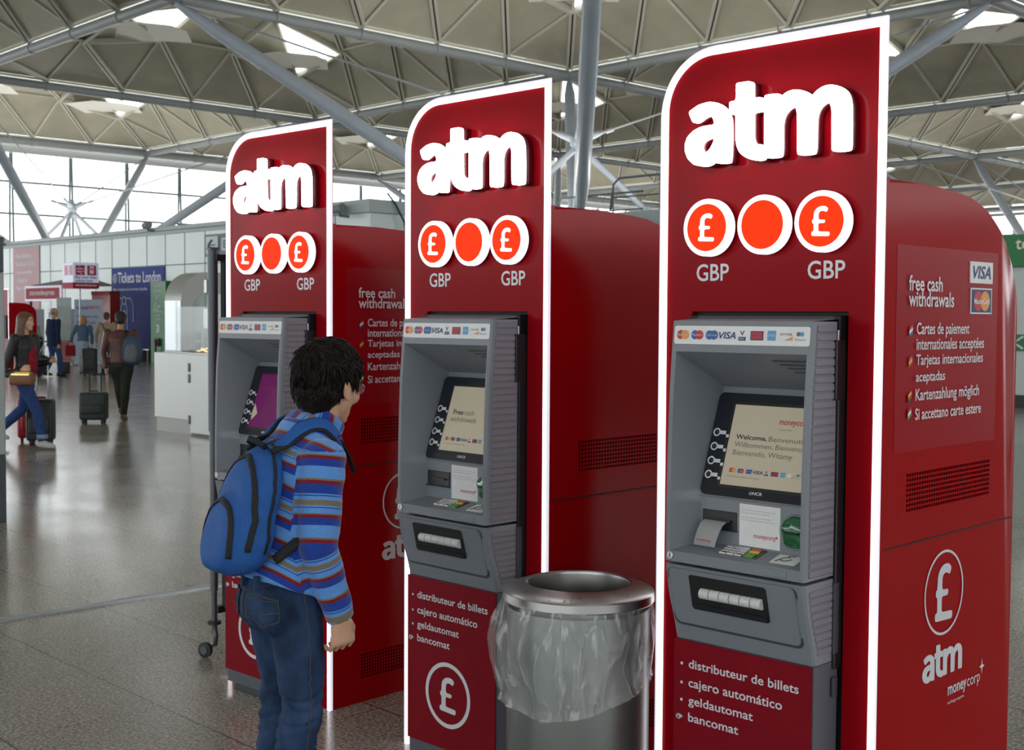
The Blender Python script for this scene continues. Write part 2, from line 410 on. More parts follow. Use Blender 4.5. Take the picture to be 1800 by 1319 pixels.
# ------------------------------------------------------------------ ticket wall and the boxes beyond
M['panel'] = mkmat('wall_panel', srgb(190, 202, 200), .35, noise_amt=.03, nscale=.8, coat=.2)
M['joint'] = mkmat('panel_joint', srgb(105, 112, 112), .6)
WV = 20.42
def panel_wall(name, u0, u1, v, h, cap=True, depth=6, phase=-41.2, jz=3.15):
    m = NB(); box(m, (u0, v, 0), (u1, v+depth, h)); w = bobj(name, m, M['panel']); tag(w, kind='structure')
    m = NB(); k = math.ceil((u0-phase)/1.24)
    while phase+k*1.24 < u1:
        x = phase+k*1.24; box(m, (x-.018, v-.006, 0), (x+.018, v+.01, h)); k += 1
    box(m, (u0, v-.006, jz-.018), (u1, v+.01, jz+.018)); bobj('joint', m, M['joint'], w)
    if cap:
        m = NB(); box(m, (u0, v-.12, h-.02), (u1, v+.3, h+.12), bev=.02); box(m, (u0, v-.05, h-.13), (u1, v+.1, h-.02)); bobj('parapet', m, M['capst'], w)
    return w
panel_wall('wall_left', -72, -30.5, WV, 4.28)
M['blue'] = mkmat('banner_blue', srgb(60, 74, 148), .6, spec=.1)
M['white_t'] = mkmat('banner_white', srgb(225, 228, 238), .5)
fx, up = UX, Vector((0, 0, 1))
def wallbox(name, u0, u1, z0, z1, mat, v=WV, t=.03, parent=None):
    m = NB(); box(m, (u0, v-t, z0), (u1, v-.004, z1)); return bobj(name, m, mat, parent)
def wtext(name, body, u, z, w, h, mat, parent, v=WV-.035, **k):
    t = text(name, body, mat, parent, (u, v, z), (1, 0, 0), (0, 0, 1), w, h, res=2, **k); return t
# blue ticket banner (a thing fixed to the wall)
bn = wallbox('ticket_banner', -41.2, -37.5, .12, 3.13, M['blue']); tag(bn, 'blue wall banner for London tickets with a white line map', 'banner')
wtext('lettering', 'Tickets to London', -40.72, 2.62, 2.98, .36, M['white_t'], bn, bold=.01)
wtext('lettering', 'More locations and more times a day than', -41.05, 2.33, 2.4, .13, M['white_t'], bn, bold=.01)
m = NB()
for k in range(24):
    a, b = 2*PI*k/24, 2*PI*(k+1)/24
    for r in (.15,): tube(m, [(-40.9+r*math.cos(a), WV-.04, 2.78+r*math.sin(a)), (-40.9+r*math.cos(b), WV-.04, 2.78+r*math.sin(b))], .016, 4)
tube(m, [(-40.9, WV-.04, 2.66), (-40.9, WV-.04, 2.90)], .03, 5); tube(m, [(-40.98, WV-.04, 2.8), (-40.9, WV-.04, 2.7), (-40.82, WV-.04, 2.8)], .016, 5)
def arc(c, r, a0, a1, n=14, sx=1): return [(c[0]+sx*r*math.cos(math.radians(a0+(a1-a0)*k/n)), WV-.04, c[1]+r*math.sin(math.radians(a0+(a1-a0)*k/n))) for k in range(n+1)]
for c, r in (((-40.27, 2.02), .13), ((-40.27, 1.55), .12)): tube(m, arc(c, r, 0, 360, 20), .018, 4)
tube(m, [(-40.9, WV-.04, 1.35)]+arc((-40.55, 1.75), .35, 180, 90)+[(-40.4, WV-.04, 2.1)], .018, 4)
tube(m, [(-39.6, WV-.04, 1.35)]+arc((-39.95, 1.75), .35, 0, 90)+[(-40.14, WV-.04, 2.1)], .018, 4)
tube(m, [(-40.5, WV-.04, 1.2), (-40.5, WV-.04, 1.75), (-40.4, WV-.04, 1.95)], .018, 4); tube(m, [(-40.04, WV-.04, 0.4), (-40.04, WV-.04, 1.75), (-40.15, WV-.04, 1.95)], .018, 4)
for x, z in ((-40.9, 1.35), (-39.6, 1.35), (-40.62, 2.1), (-39.9, 2.1)): tube(m, [(x-.06, WV-.04, z), (x+.06, WV-.04, z)], .02, 4)
bobj('line_map', m, M['white_t'], bn)
# faded red banner
M['fred'] = mkmat('faded_red', srgb(178, 128, 134), .5); M['fdot'] = mkmat('faded_dots', srgb(196, 165, 170), .5)
rb = wallbox('red_wall_banner', -49.5, -47.08, 1.6, 4.15, M['fred']); tag(rb, 'faded red cash banner with white lines high on the panelled wall', 'banner')
for k, (s, z, w) in enumerate([('• Cash withdrawals', 3.72, 1.45), ('• Distributeur de billets', 3.42, 1.78), ('• Cajero automático', 3.08, 1.52), ('• Geldautomat', 2.78, 1.12), ('• Bancomat', 2.48, .92)]):
    wtext('lettering', s, -49.25, z, w, .17, M['white_t'], rb, bold=.02)
m = NB()
for band in ((3.97, 4.13), (1.65, 2.0)):
    z = band[0]+.04
    while z < band[1]:
        for k in range(26): poly(m, [(-49.46+k*.093+dx, WV-.033, z+dz) for dx, dz in ((-.028, 0), (0, -.028), (.028, 0), (0, .028))])
        z += .085
bobj('dot_band', m, M['fdot'], rb)
# arrow sign
M['sign_dk'] = mkmat('sign_grey', srgb(94, 104, 108), .5); M['sign_lt'] = mkmat('sign_pale', srgb(176, 188, 194), .4)
sg = wallbox('direction_sign', -34.9, -31.9, 3.34, 4.02, M['sign_dk'], t=.08); tag(sg, 'grey direction sign with a white left arrow square on the panelled wall', 'sign')
wallbox('arrow_plate', -34.76, -34.06, 3.42, 3.95, M['sign_lt'], v=WV-.08, parent=sg); wallbox('letter_plate', -33.85, -33.1, 3.5, 3.88, M['sign_lt'], v=WV-.08, parent=sg)
m = NB(); box(m, (-34.6, WV-.125, 3.66), (-34.2, WV-.115, 3.71))
for sgn in (-1, 1): tube(m, [(-34.62, WV-.12, 3.685), (-34.4, WV-.12, 3.685+.15*sgn)], .03, 6)
bobj('arrow', m, M['sign_dk'], sg); wtext('lettering', 'E', -33.75, 3.56, .3, .26, M['sign_dk'], sg, v=WV-.12, bold=.02)
# wall cameras / lamps on the parapet
def wall_camera(u, v, z, label, rz=TH):
    t = thing('security_camera', label, 'camera', UV(u, v, z), rz, 'cameras on the wall tops')
    m = NB(); tube(m, [(-.28, 0, .1), (.02, 0, .12)], .10, 12); tube(m, [(.0, 0, .12), (.07, 0, .12)], .12, 12); obj('camera_body', m, M['capdk'], t, True, 40)
    m = NB(); tube(m, [(-.1, 0, .1), (-.1, .05, -.05), (.16, .1, -.08)], .035, 8); obj('bracket', m, M['sign_dk'], t, True)
wall_camera(-38.15, WV-.25, 4.36, 'small grey security camera on the wall top above the blue banner')
wall_camera(-50.1, WV-.25, 4.36, 'small grey security camera on the wall top above the faded red banner')
# second office block right of the left machine
def Pm(x, y): return Vector((x, y, 0)).dot(UX), Vector((x, y, 0)).dot(VX)
bu, bv = Pm(-3.37, 30)
m = NB(); box(m, (bu-3.7, bv, 0), (bu, bv+14, 3.98)); ob = bobj('wall_back', m, M['panel']); tag(ob, kind='structure')
m = NB(); box(m, (bu-3.7, bv-.12, 3.98), (bu+.12, bv+14, 4.29)); bobj('parapet', m, M['capst'], ob)
m = NB(); box(m, (bu-1.42, bv-.005, 0), (bu-1.38, bv+.01, 3.98)); box(m, (bu-3.4, bv-.02, 3.2), (bu-2.6, bv, 3.62)); bobj('joint', m, M['sign_dk'], ob)
wall_camera(bu-.75, bv-.3, 3.98, 'grey security camera on the corner of the far office block')
m = NB(); tube(m, [UV(bu+.14, bv+.4, 4.45), UV(bu+.2, bv+.6, 4.2), UV(bu+.16, bv+.9, 3.8), UV(bu+.2, bv+1.0, 3.0)], .025, 6); tag(obj('cable', m, M['black'], smooth=True), 'thin black cable hanging over the corner of the office block', 'cable')
# upper deck with handrails between middle and right machine
du, dv = Pm(1.6, 34)
m = NB(); box(m, (du-9, dv, 0), (du+6, dv+9, 4.25)); ob = bobj('wall_right', m, M['capst']); tag(ob, kind='structure')
def railing(p, q, n, label):
    p, q = Vector(p), Vector(q)
    t = thing('handrail', label, 'railing', (0, 0, 0), TH, 'grey handrails on the roof deck')
    m = NB(); dz = Vector((0, 0, 1)); d = (q-p)
    tube(m, [p+dz*.1, p+d*.02+dz*.8, p+d*.06+dz*.95, q+dz*.95], .03, 8); tube(m, [p+d*.01+dz*.45, q+dz*.45], .022, 6); obj('rail', m, M['sign_dk'], t, True)
    for k in range(1, n):
        m = NB(); c = p+d*k/n; tube(m, [c, c+dz*.95], .028, 6); obj('post', m, M['sign_dk'], t, True)
railing((du+.9, dv+.5, 4.25), (du+6, dv+.5, 4.25), 3, 'grey tubular handrail on the roof deck left of the tall machine')
railing((du-4, dv+3.5, 4.25), (du-.5, dv+3.5, 4.25), 3, 'grey tubular handrail farther back on the roof deck')
# unseen walls behind and right of the viewer, added to dull the reflected sky
for nm, lo_, hi_ in (('wall_rear', (-72, -48, 0), (40, -44, 4.6)), ('wall_side', (28, -44, 0), (32, 30, 4.6)), ('wall_end', (8, 34, 0), (32, 38, 4.6))):
    m = NB(); box(m, lo_, hi_); tag(bobj(nm, m, M['panel']), kind='structure')
# green-signed unit at the far right
gu, gv = Pm(8.7, 22)
M['green'] = mkmat('sign_green', srgb(30, 120, 62), .4)
m = NB(); box(m, (gu-5, gv, .0), (gu+12, gv+3, 2.75)); ob = bobj('wall_front', m, M['panel']); tag(ob, kind='structure')
m = NB(); box(m, (gu-5, gv-.03, 0), (gu+12, gv-.002, .22)); k = bobj('baseboard_front', m, M['black']); tag(k, kind='structure')
gs = NB(); box(gs, (gu-2.0, gv-.25, 2.44), (gu+6, gv-.02, 2.98)); gs = bobj('shop_sign', gs, M['green']); tag(gs, 'green shop sign with cream serif lettering at the far right edge', 'sign')
tt = text('lettering', 'to go', mkmat('cream_letter', srgb(240, 235, 205), .5), gs, (gu+.14, gv-.26, 2.66), (1, 0, 0), (0, 0, 1), None, .24, bold=.015)
gs2 = NB(); box(gs2, (gu-2, gv-.05, .98), (gu+5, gv-.01, 1.27)); gs2 = bobj('arrow_sign', gs2, M['green']); tag(gs2, 'green strip with a white left arrow low on the far right wall', 'sign')
m = NB(); ax = gu+.06
tube(m, [(ax+.16, gv-.06, 1.23), (ax, gv-.06, 1.125), (ax+.16, gv-.06, 1.02)], .022, 6); bobj('arrow', m, M['white_t'], gs2)

# outlines of the raised sign letters (a, h) in metres on the fascia
G_a = [(-.5605,2.0616),(-.5268,2.0775),(-.4934,2.0815),(-.472,2.0775),(-.4508,2.067),(-.4342,2.0517),(-.4266,2.0355),(-.4237,2.016),(-.4226,1.9737),(-.4246,1.9133),(-.453,1.9138),(-.4719,1.9171),(-.4738,1.9231),(-.4836,1.9142),(-.5002,1.9102),(-.517,1.9115),(-.5413,1.9178),(-.5611,1.9352),(-.5707,1.9558),(-.5715,1.9757),(-.5632,1.9947),(-.5451,2.0087),(-.521,2.0172),(-.4972,2.0192),(-.4763,2.0191),(-.4764,2.0272),(-.4796,2.0363),(-.4856,2.0422),(-.4951,2.0438),(-.5094,2.0404),(-.5237,2.0321),(-.5345,2.0283),(-.5466,2.0321)]
G_ah = [(-.4758,1.9854),(-.5013,1.982),(-.5144,1.9744),(-.5173,1.9629),(-.5148,1.9529),(-.5075,1.9464),(-.4984,1.9486),(-.4879,1.9564),(-.4798,1.9693),(-.4757,1.9786)]
G_t = [(-.4081,2.1204),(-.3702,2.1205),(-.3612,2.1184),(-.357,2.1131),(-.3564,2.0757),(-.3347,2.0751),(-.3247,2.0726),(-.3213,2.0675),(-.3209,2.0431),(-.3241,2.0382),(-.3558,2.0378),(-.3546,1.9711),(-.3506,1.9603),(-.3416,1.9533),(-.3282,1.9536),(-.322,1.9502),(-.3187,1.9433),(-.3183,1.9169),(-.3209,1.913),(-.3342,1.9118),(-.3566,1.9159),(-.3771,1.9247),(-.3932,1.9365),(-.4027,1.9527),(-.4069,1.9722),(-.4079,2.0381),(-.4225,2.0399),(-.4276,2.0443),(-.4286,2.0741),(-.4074,2.0746)]
G_m = [(-.3206,2.0787),(-.2834,2.0789),(-.2746,2.0751),(-.271,2.0673),(-.2595,2.0766),(-.2446,2.0817),(-.2276,2.082),(-.2106,2.0785),(-.1979,2.0724),(-.1894,2.0669),(-.1826,2.0591),(-.1708,2.0701),(-.1565,2.0783),(-.1402,2.0823),(-.1259,2.0816),(-.1097,2.0774),(-.0934,2.068),(-.0832,2.0578),(-.077,2.0446),(-.0737,2.0265),(-.0723,1.9765),(-.0725,1.916),(-.0924,1.9145),(-.1106,1.9154),(-.1228,1.9186),(-.1244,1.9818),(-.1247,2.0178),(-.128,2.0326),(-.1343,2.0401),(-.1455,2.0382),(-.1576,2.0305),(-.1667,2.017),(-.1698,1.9973),(-.1696,1.95),(-.171,1.9156),(-.195,1.9143),(-.2118,1.9154),(-.2204,1.9183),(-.2217,1.9917),(-.2226,2.0194),(-.2268,2.0382),(-.2353,2.0395),(-.2481,2.035),(-.2607,2.0235),(-.2669,2.0074),(-.2683,1.9853),(-.2675,1.9406),(-.2679,1.9164),(-.2914,1.915),(-.3112,1.9167),(-.3179,1.9197)]

G_pound = [(0.798,0.789),(0.905,0.901),(0.797,0.973),(0.674,1.000),(0.451,0.996),(0.253,0.933),(0.129,0.818),(0.106,0.574),(0.031,0.568),(0.032,0.449),(0.117,0.448),(0.119,0.170),(0.009,0.176),(0.000,0.032),(0.977,0.000),(1.000,0.144),(0.369,0.169),(0.366,0.446),(0.718,0.436),(0.741,0.548),(0.380,0.557),(0.379,0.764),(0.453,0.829),(0.576,0.846),(0.700,0.830)]
def pound(mat, parent, o, xd, yd, w, h, ext=.0006):
    xd, yd, o = Vector(xd), Vector(yd), Vector(o); zd = xd.cross(yd)
    return glyph('pound_sign', [[(x*.08, y*.12) for x, y in G_pound]], mat, parent, ext, lambda x, y, z: o+xd*(x/.08*w)+yd*(y/.12*h)+zd*z)
def chaikin(p, n=1):
    for _ in range(n):
        q = []
        for k in range(len(p)):
            a, b = p[k], p[(k+1) % len(p)]
            d = math.hypot(b[0]-a[0], b[1]-a[1]); f = min(.25, .004/d) if d > 0 else .25
            q += [(a[0]+(b[0]-a[0])*f, a[1]+(b[1]-a[1])*f), (b[0]+(a[0]-b[0])*f, b[1]+(a[1]-b[1])*f)]
        p = q
    return p
def glyph(name, loops, mat, parent, ext, place):
    """filled, extruded letter; place maps (x, y, depth) to a point"""
    cu = bpy.data.curves.new('g', 'CURVE'); cu.dimensions = '2D'; cu.fill_mode = 'BOTH'; cu.extrude = .5
    for lp in loops:
        lp = chaikin(lp, 2); sp = cu.splines.new('POLY'); sp.points.add(len(lp)-1); sp.use_cyclic_u = True
        for pt, (x, y) in zip(sp.points, lp): pt.co = (x*100, y*100, 0, 1)
    o = bpy.data.objects.new('g', cu); COL.objects.link(o)
    me = bpy.data.meshes.new_from_object(o.evaluated_get(bpy.context.evaluated_depsgraph_get()))
    bpy.data.objects.remove(o); bpy.data.curves.remove(cu)
    for v in me.vertices: v.co = place(v.co.x/100, v.co.y/100, (v.co.z+.5)*ext)
    bm = NB(); bm.from_mesh(me); bmesh.ops.remove_doubles(bm, verts=bm.verts, dist=1e-6); bpy.data.meshes.remove(me)
    return obj(name, bm, mat, parent)
def atm_print(parent, mat, place0):
    for lp in ([G_a, G_ah], [G_t], [G_m]): glyph('sign_letter', lp, mat, parent, .0004, place0)

# ------------------------------------------------------------------ cash machines
FW, FH = .685, 2.239            # fascia
X3, Z3 = (1, 0, 0), (0, 0, 1)
def fascia_outline(inset_l=0, inset_t=0, inset_r=0, R=.165, n=14, z0=0.0):
    """(a, h) outline with the rounded upper left corner"""
    l, t, r = -FW+inset_l, FH-inset_t, -inset_r; R = R-inset_t*.9
    pts = [(r, z0), (r, t)]
    for k in range(n+1):
        a = math.radians(90+90*k/n); pts.append((l+R+R*math.cos(a), t-R+R*math.sin(a)))
    pts.append((l, z0)); return pts
def card_icons(parent, mats, o, xd, yd, w, h, dep=.0008):
    """row of payment card marks inside a w x h field, o = lower left"""
    o, xd, yd = Vector(o), Vector(xd).normalized(), Vector(yd).normalized(); zd = xd.cross(yd)
    P = lambda x, y, d=dep: o+xd*x*w+yd*y*h+zd*d
    def disc(name, cx, cy, r, mat, d=dep):
        m = NB(); c = P(cx, cy, d); rr = r*h; poly(m, [c+xd*rr*math.cos(2*PI*k/20)+yd*rr*math.sin(2*PI*k/20) for k in range(20)]); obj(name, m, mat, parent)
    for cx, ma, mb in ((.06, 'mc_red', 'mc_yel'), (.175, 'mae_blue', 'mc_red'), (.29, 'mae_blue', 'mae_blue')):
        disc('card_mark', cx-.018, .5, .42, M[ma]); disc('card_mark', cx+.018, .5, .42, M[mb], dep*1.6)
        text('lettering', {'mc_yel': 'MasterCard', 'mc_red': 'Maestro'}.get(mb, 'Cirrus'), M['white'], parent, P(cx-.042, .40, dep*2.4), xd, yd, .084*w, .2*h, res=1)
    text('lettering', 'VISA', M['visa'], parent, P(.345, .18), xd, yd, .13*w, .62*h, bold=.02, shear=.25)
    text('lettering', 'V', M['visa'], parent, P(.505, .5), xd, yd, .035*w, .42*h, bold=.02)
    def rect(x0, y0, x1, y1, mat, d=dep):
        m = NB(); poly(m, [P(x0, y0, d), P(x1, y0, d), P(x1, y1, d), P(x0, y1, d)]); obj('card_mark', m, mat, parent)
    rect(.495, .05, .55, .38, M['visa']); text('lettering', 'PAY', M['white'], parent, P(.502, .12, dep*1.8), xd, yd, .04*w, .18*h, res=1)
    rect(.585, .1, .68, .9, M['visa']); rect(.592, .2, .673, .8, M['mc_red'], dep*1.5); text('lettering', 'PLUS', M['visa'], parent, P(.60, .38, dep*2.2), xd, yd, .066*w, .25*h, res=1)
    rect(.71, .1, .77, .95, M['amex']); text('lettering', 'AMEX', M['white'], parent, P(.715, .42, dep*1.8), xd, yd, .05*w, .22*h, res=1)
    rect(.80, .15, .89, .85, M['paper']); text('lettering', 'DISCOVER', M['ink'], parent, P(.803, .55, dep*1.8), xd, yd, .084*w, .2*h, res=1)
    m = NB(); poly(m, [P(.83, .15, dep*1.6), P(.89, .15, dep*1.6), P(.89, .45, dep*1.6)]); obj('card_mark', m, M['mc_yel'], parent)
    for x0 in (.925, .95):
        m = NB(); c = P(x0+.005, .68); poly(m, [c+xd*.2*h*math.cos(2*PI*k/14)+yd*.2*h*math.sin(2*PI*k/14) for k in range(14)]); obj('card_mark', m, M['ink_grey'] if x0 < .93 else M['amex'], parent)
    text('lettering', 'Diners', M['ink_grey'], parent, P(.91, .12), xd, yd, .07*w, .2*h, res=1)
def annulus(r0, r1, c, n=48, t=.0006, xd=(1, 0, 0), yd=(0, 0, 1)):
    m = NB(); xd, yd, c = Vector(xd), Vector(yd), Vector(c); zd = xd.cross(yd)
    A = []
    for r in (r0, r1): A.append([m.verts.new(c+(xd*math.cos(2*PI*k/n)+yd*math.sin(2*PI*k/n))*r+zd*t) for k in range(n)])
    for k in range(n): m.faces.new((A[0][k], A[1][k], A[1][(k+1) % n], A[0][(k+1) % n]))
    return m
def cyl(bm, c, r, y0, y1, n=40, bev=0):
    """disc whose axis is the machine's depth direction"""
    c = Vector(c)
    pr = [(r-bev, y0), (r, y0+bev), (r, y1)] if bev else [(r, y0), (r, y1)]
    rings = [[bm.verts.new((c.x+q*math.cos(2*PI*k/n), y, c.z+q*math.sin(2*PI*k/n))) for k in range(n)] for q, y in pr]
    bm.faces.new(rings[0]); bm.faces.new(rings[-1][::-1])
    for a, b in zip(rings, rings[1:]):
        for k in range(n): bm.faces.new((a[k], b[k], b[(k+1) % n], a[(k+1) % n]))
BODY = [(0, 1.85), (.20, 1.850), (.38, 1.842), (.46, 1.835), (.525, 1.820), (.575, 1.803), (.616, 1.782), (.66, 1.755), (.695, 1.728), (.73, 1.695), (.755, 1.66), (.772, 1.62), (.782, 1.57), (.787, 1.5), (.787, 0)]
AL, AR = -.532, -.108       # housing left and right
def prof(h):                # front of the housing: depth at height h
    pts = [(.640, -.112), (.70, -.128), (.76, -.150), (.845, -.167), (1.0, -.168), (1.15, -.165), (1.3, -.160), (1.4, -.152), (1.502, -.143)]
    for (h0, d0), (h1, d1) in zip(pts, pts[1:]):
        if h <= h1: return d0+(d1-d0)*(h-h0)/(h1-h0)
    return pts[-1][1]
def machine(idx, loc, yaw, label, screen, printed=True):
    t = thing('cash_machine', label, 'cash machine', loc, yaw, 'red cash machines in the row')
    # body behind the fascia
    m = NB(); extr(m, [(-.004, d+.02, h) for d, h in [(0, 0)]+BODY], (-FW+.03, 0, 0))
    es = [e for e in m.edges if abs(e.verts[0].co.x-e.verts[1].co.x) < 1e-6 and e.verts[0].co.z > .05 and e.verts[1].co.z > .05]
    bmesh.ops.bevel(m, geom=es, offset=.012, segments=3, profile=.5, affect='EDGES')
    obj('cabinet_body', m, M['red_side'], t, True, 35)
    # fascia plate with dark opening
    m = NB(); out = fascia_outline(.024, .024, .016)
    extr(m, [(a, 0, h) for a, h in out]+[(-.573, 0, 0), (-.573, 0, 1.521), (-.094, 0, 1.521), (-.094, 0, 0)], (0, .02, 0)); fp = obj('fascia', m, M['red'], t)
    o2, md, i2 = fascia_outline(0, 0, 0, R=.18), fascia_outline(.009, .009, .001), fascia_outline(.025, .024, .017)
    n = len(o2)
    def band(name, A, B, ya, yb, mat):
        m = NB(); va = [m.verts.new((a, ya, h)) for a, h in A]; vb = [m.verts.new((a, yb, h)) for a, h in B]
        for k in range(n-1): m.faces.new((va[k], va[k+1], vb[k+1], vb[k]))
        return obj(name, m, mat, t)
    m = NB(); A, B, D = [[m.verts.new((a, y, h)) for a, h in L_] for L_, y in ((md, -.009), (i2, -.010), (i2, 0))]
    for k in range(n-1): m.faces.new((A[k], A[k+1], B[k+1], B[k])); m.faces.new((D[k], D[k+1], B[k+1], B[k]))
    obj('light_strip', m, M['lit'], t)
    m = NB(); A, B, D = [[m.verts.new((a, y, h)) for a, h in L_] for L_, y in ((md, -.009), (o2, -.004), (o2, .004))]
    for k in range(n-1): m.faces.new((A[k], A[k+1], B[k+1], B[k])); m.faces.new((D[k], D[k+1], B[k+1], B[k]))
    obj('light_strip_edge', m, M['lit_side'], t)
    m = NB(); box(m, (-.012, .004, 0), (-.001, .022, 1.851)); obj('fascia_rim', m, M['red_side'], t)
    # raised lettering: dark standoff, glowing front
    for lp in ([G_a, G_ah], [G_t], [G_m]):
        glyph('letter_backing', lp, M['backing'], t, .030, lambda x, y, z: Vector((x, -.033+z, y)))
        glyph('sign_letter', lp, M['lit_letter'], t, .013, lambda x, y, z: Vector((x, -.046+z, y)))
    for k, (cx, face) in enumerate(((-.503, '£'), (-.328, ''), (-.155, '£'))):
        m = NB(); cyl(m, (cx, 0, 1.747), .074, -.014, 0); obj('sign_disc_backing', m, M['backing'], t, True, 40)
        m = NB(); cyl(m, (cx, 0, 1.747), .0775, -.036, -.014, bev=.002); ds = obj('sign_disc', m, M['ring'], t, True, 40)
        m = NB(); c = Vector((cx, -.0365, 1.747)); poly(m, [c+Vector((.0635*math.cos(2*PI*q/48), 0, .0635*math.sin(2*PI*q/48))) for q in range(48)]); obj('disc_face', m, M['orange'], ds)
        if face: pound(M['ring'], ds, (cx-.026, -.037, 1.747-.038), X3, Z3, .052, .076)
    for x0, x1 in ((-.559, -.453), (-.212, -.105)): text('lettering', 'GBP', M['letter_grey'], t, (x0, -.0012, 1.604), X3, Z3, x1-x0, .047, bold=.012)
    # dark opening round the housing
    m = NB(); box(m, (-.573, .0185, 0), (-.094, .0205, 1.521)); obj('opening', m, M['darkgap'], t)
    m = NB(); 
    for b in (((-.560, -.03, .62), (AL+.004, .015, 1.512)), ((AR-.012, -.03, .62), (-.100, .015, 1.512)), ((-.560, -.03, 1.44), (-.100, .015, 1.512)), ((AR-.012, -.045, 1.30), (-.098, -.001, 1.45)), ((-.45, -.02, .62), (-.2, .015, .86))): box(m, *b, bev=.003)
    obj('mounting_frame', m, M['black'], t)
    m = NB(); box(m, (AR+.004, -.034, 1.43), (AR+.006, -.012, 1.475)); obj('sticker', m, M['letter_side'], t)
    for z0, z1 in ((.66, .84), (.55, .60)):
        m = NB(); box(m, (AR+.002, -.036, z0), (AR+.010, -.014, z1), bev=.003); obj('hinge', m, M['plinth'], t)
    # housing: cheeks, header, hood, screen recess
    hs = thing('housing', None, None); hs.parent = t
    bpy.data.objects.remove(hs)
    zs = [.858+(1.502-.858)*k/24 for k in range(25)]
    m = NB()
    OL, OR, OB, OT = AL+.018, AR-.012, .886, 1.415      # front opening
    BLt, BRt = -.472, -.150                             # back of recess
    fr = lambda a, h: (a, prof(h), h)
    # front rim ring
    def quadstrip(A, B):
        va = [m.verts.new(p) for p in A]; vb = [m.verts.new(p) for p in B]
        for k in range(len(va)-1): m.faces.new((va[k], va[k+1], vb[k+1], vb[k]))
    hz = [OB+(OT-OB)*k/20 for k in range(21)]
    e = .006
    quadstrip([fr(AL+e, h) for h in hz], [fr(OL, h) for h in hz]); quadstrip([fr(OR, h) for h in hz], [fr(AR-e, h) for h in hz])
    hzt = [OT, 1.44, 1.47, 1.502-e]
    quadstrip([fr(AL+e, h) for h in hzt], [fr(AR-e, h) for h in hzt])
    hzb = [.858, .87, OB]
    quadstrip([fr(AL+e, h) for h in hzb], [fr(AR-e, h) for h in hzb])
    # outer sides
    hall_ = hzb+hz[1:]+hzt[1:]
    for a, s in ((AL, 1), (AR, -1)):
        quadstrip([(a+s*e, prof(h), h) for h in hall_], [(a, prof(h)+e, h) for h in hall_])
        quadstrip([(a, prof(h)+e, h) for h in hall_], [(a, -.028, h) for h in hall_])
    quadstrip([(AL+e, prof(1.5), 1.502-e), (AR-e, prof(1.5), 1.502-e)], [(AL, -.028, 1.502), (AR, -.028, 1.502)])
    quadstrip([(AL+e, prof(.858), .858), (AR-e, prof(.858), .858)], [(AL, -.028, .85), (AR, -.028, .85)])
    # recess walls: left, right, hood, ledge
    bk = lambda h: .006+(h-1.305)*(.094/.275) if h > 1.03 else -.088
    hb_ = [.906+(1.318-.906)*k/20 for k in range(21)]
    quadstrip([fr(OL, h) for h in hz], [(BLt, bk(h2), h2) for h2 in hb_])
    quadstrip([(BRt, bk(h2), h2) for h2 in hb_], [fr(OR, h) for h in hz])
    quadstrip([fr(OL, OT), fr(OR, OT)], [(BLt, .0105, 1.318), (BRt, .0105, 1.318)])
    quadstrip([fr(OL, OB), fr(OR, OB)], [(BLt, -.088, .906), (BRt, -.088, .906)])
    quadstrip([(BLt, bk(h), h) for h in (.906, 1.03, 1.04, 1.318)], [(BRt, bk(h), h) for h in (.906, 1.03, 1.04, 1.318)])
    bmesh.ops.remove_doubles(m, verts=m.verts, dist=.0004)
    hs = obj('housing', m, M['grey'], t, True, 28)
    # ribbed cheek inserts on the right side, upper and lower
    for z0, z1, nr in ((.866, 1.490, 30), (.665, .835, 9)):
        m = NB()
        for k in range(nr):
            a0, a1 = z0+(z1-z0)*k/nr, z0+(z1-z0)*(k+.86)/nr
            zz = (a0+a1)/2; d0 = prof(zz)+.020
            box(m, (AR-.002, d0, a0), (AR+.0035, -.034, a1), bev=.0022, seg=1)
        obj('side_ribs', m, M['grey_rib'], hs)
    # header strip of card marks
    hd = Vector((-.522, prof(1.435)-.0008, 1.435)); yd = Vector((0, prof(1.482)-prof(1.435), .047)).normalized()
    m = NB(); w_, h_ = .408, .048; r_ = .006; pts = []
    for cx, cy, a0 in ((w_-r_, h_-r_, 0), (r_, h_-r_, 90), (r_, r_, 180), (w_-r_, r_, 270)):
        for k in range(5): a = math.radians(a0+90*k/4); pts.append(hd+Vector(X3)*(cx+r_*math.cos(a))+yd*(cy+r_*math.sin(a)))
    extr(m, pts, (0, .0015, 0)); cs_ = obj('card_strip', m, M['paper'], hs)
    card_icons(cs_, M, hd+Vector((.004, 0, 0))+yd*.010, X3, yd, .40, .029)
    # loudspeaker slots in the hood
    m = NB()
    for k in range(4):
        f = .18+.10*k; o = Vector(fr(-.235, OT)).lerp(Vector((-.235, .012, 1.318)), f); o.z -= .001
        box(m, (-.235+.012*k, o.y-.002, o.z-.0015), (-.135, o.y+.002, o.z+.001))
    obj('hood_slots', m, M['darkgap'], hs)
    # tilted monitor
    sc0 = Vector((0, .006, 1.305)); sd = Vector((0, -.094, -.275)).normalized(); sup = -sd; nrm = Vector(X3).cross(sup)
    SP = lambda a, s, d=0: Vector((a, 0, 0))+sc0+sd*s+nrm*d
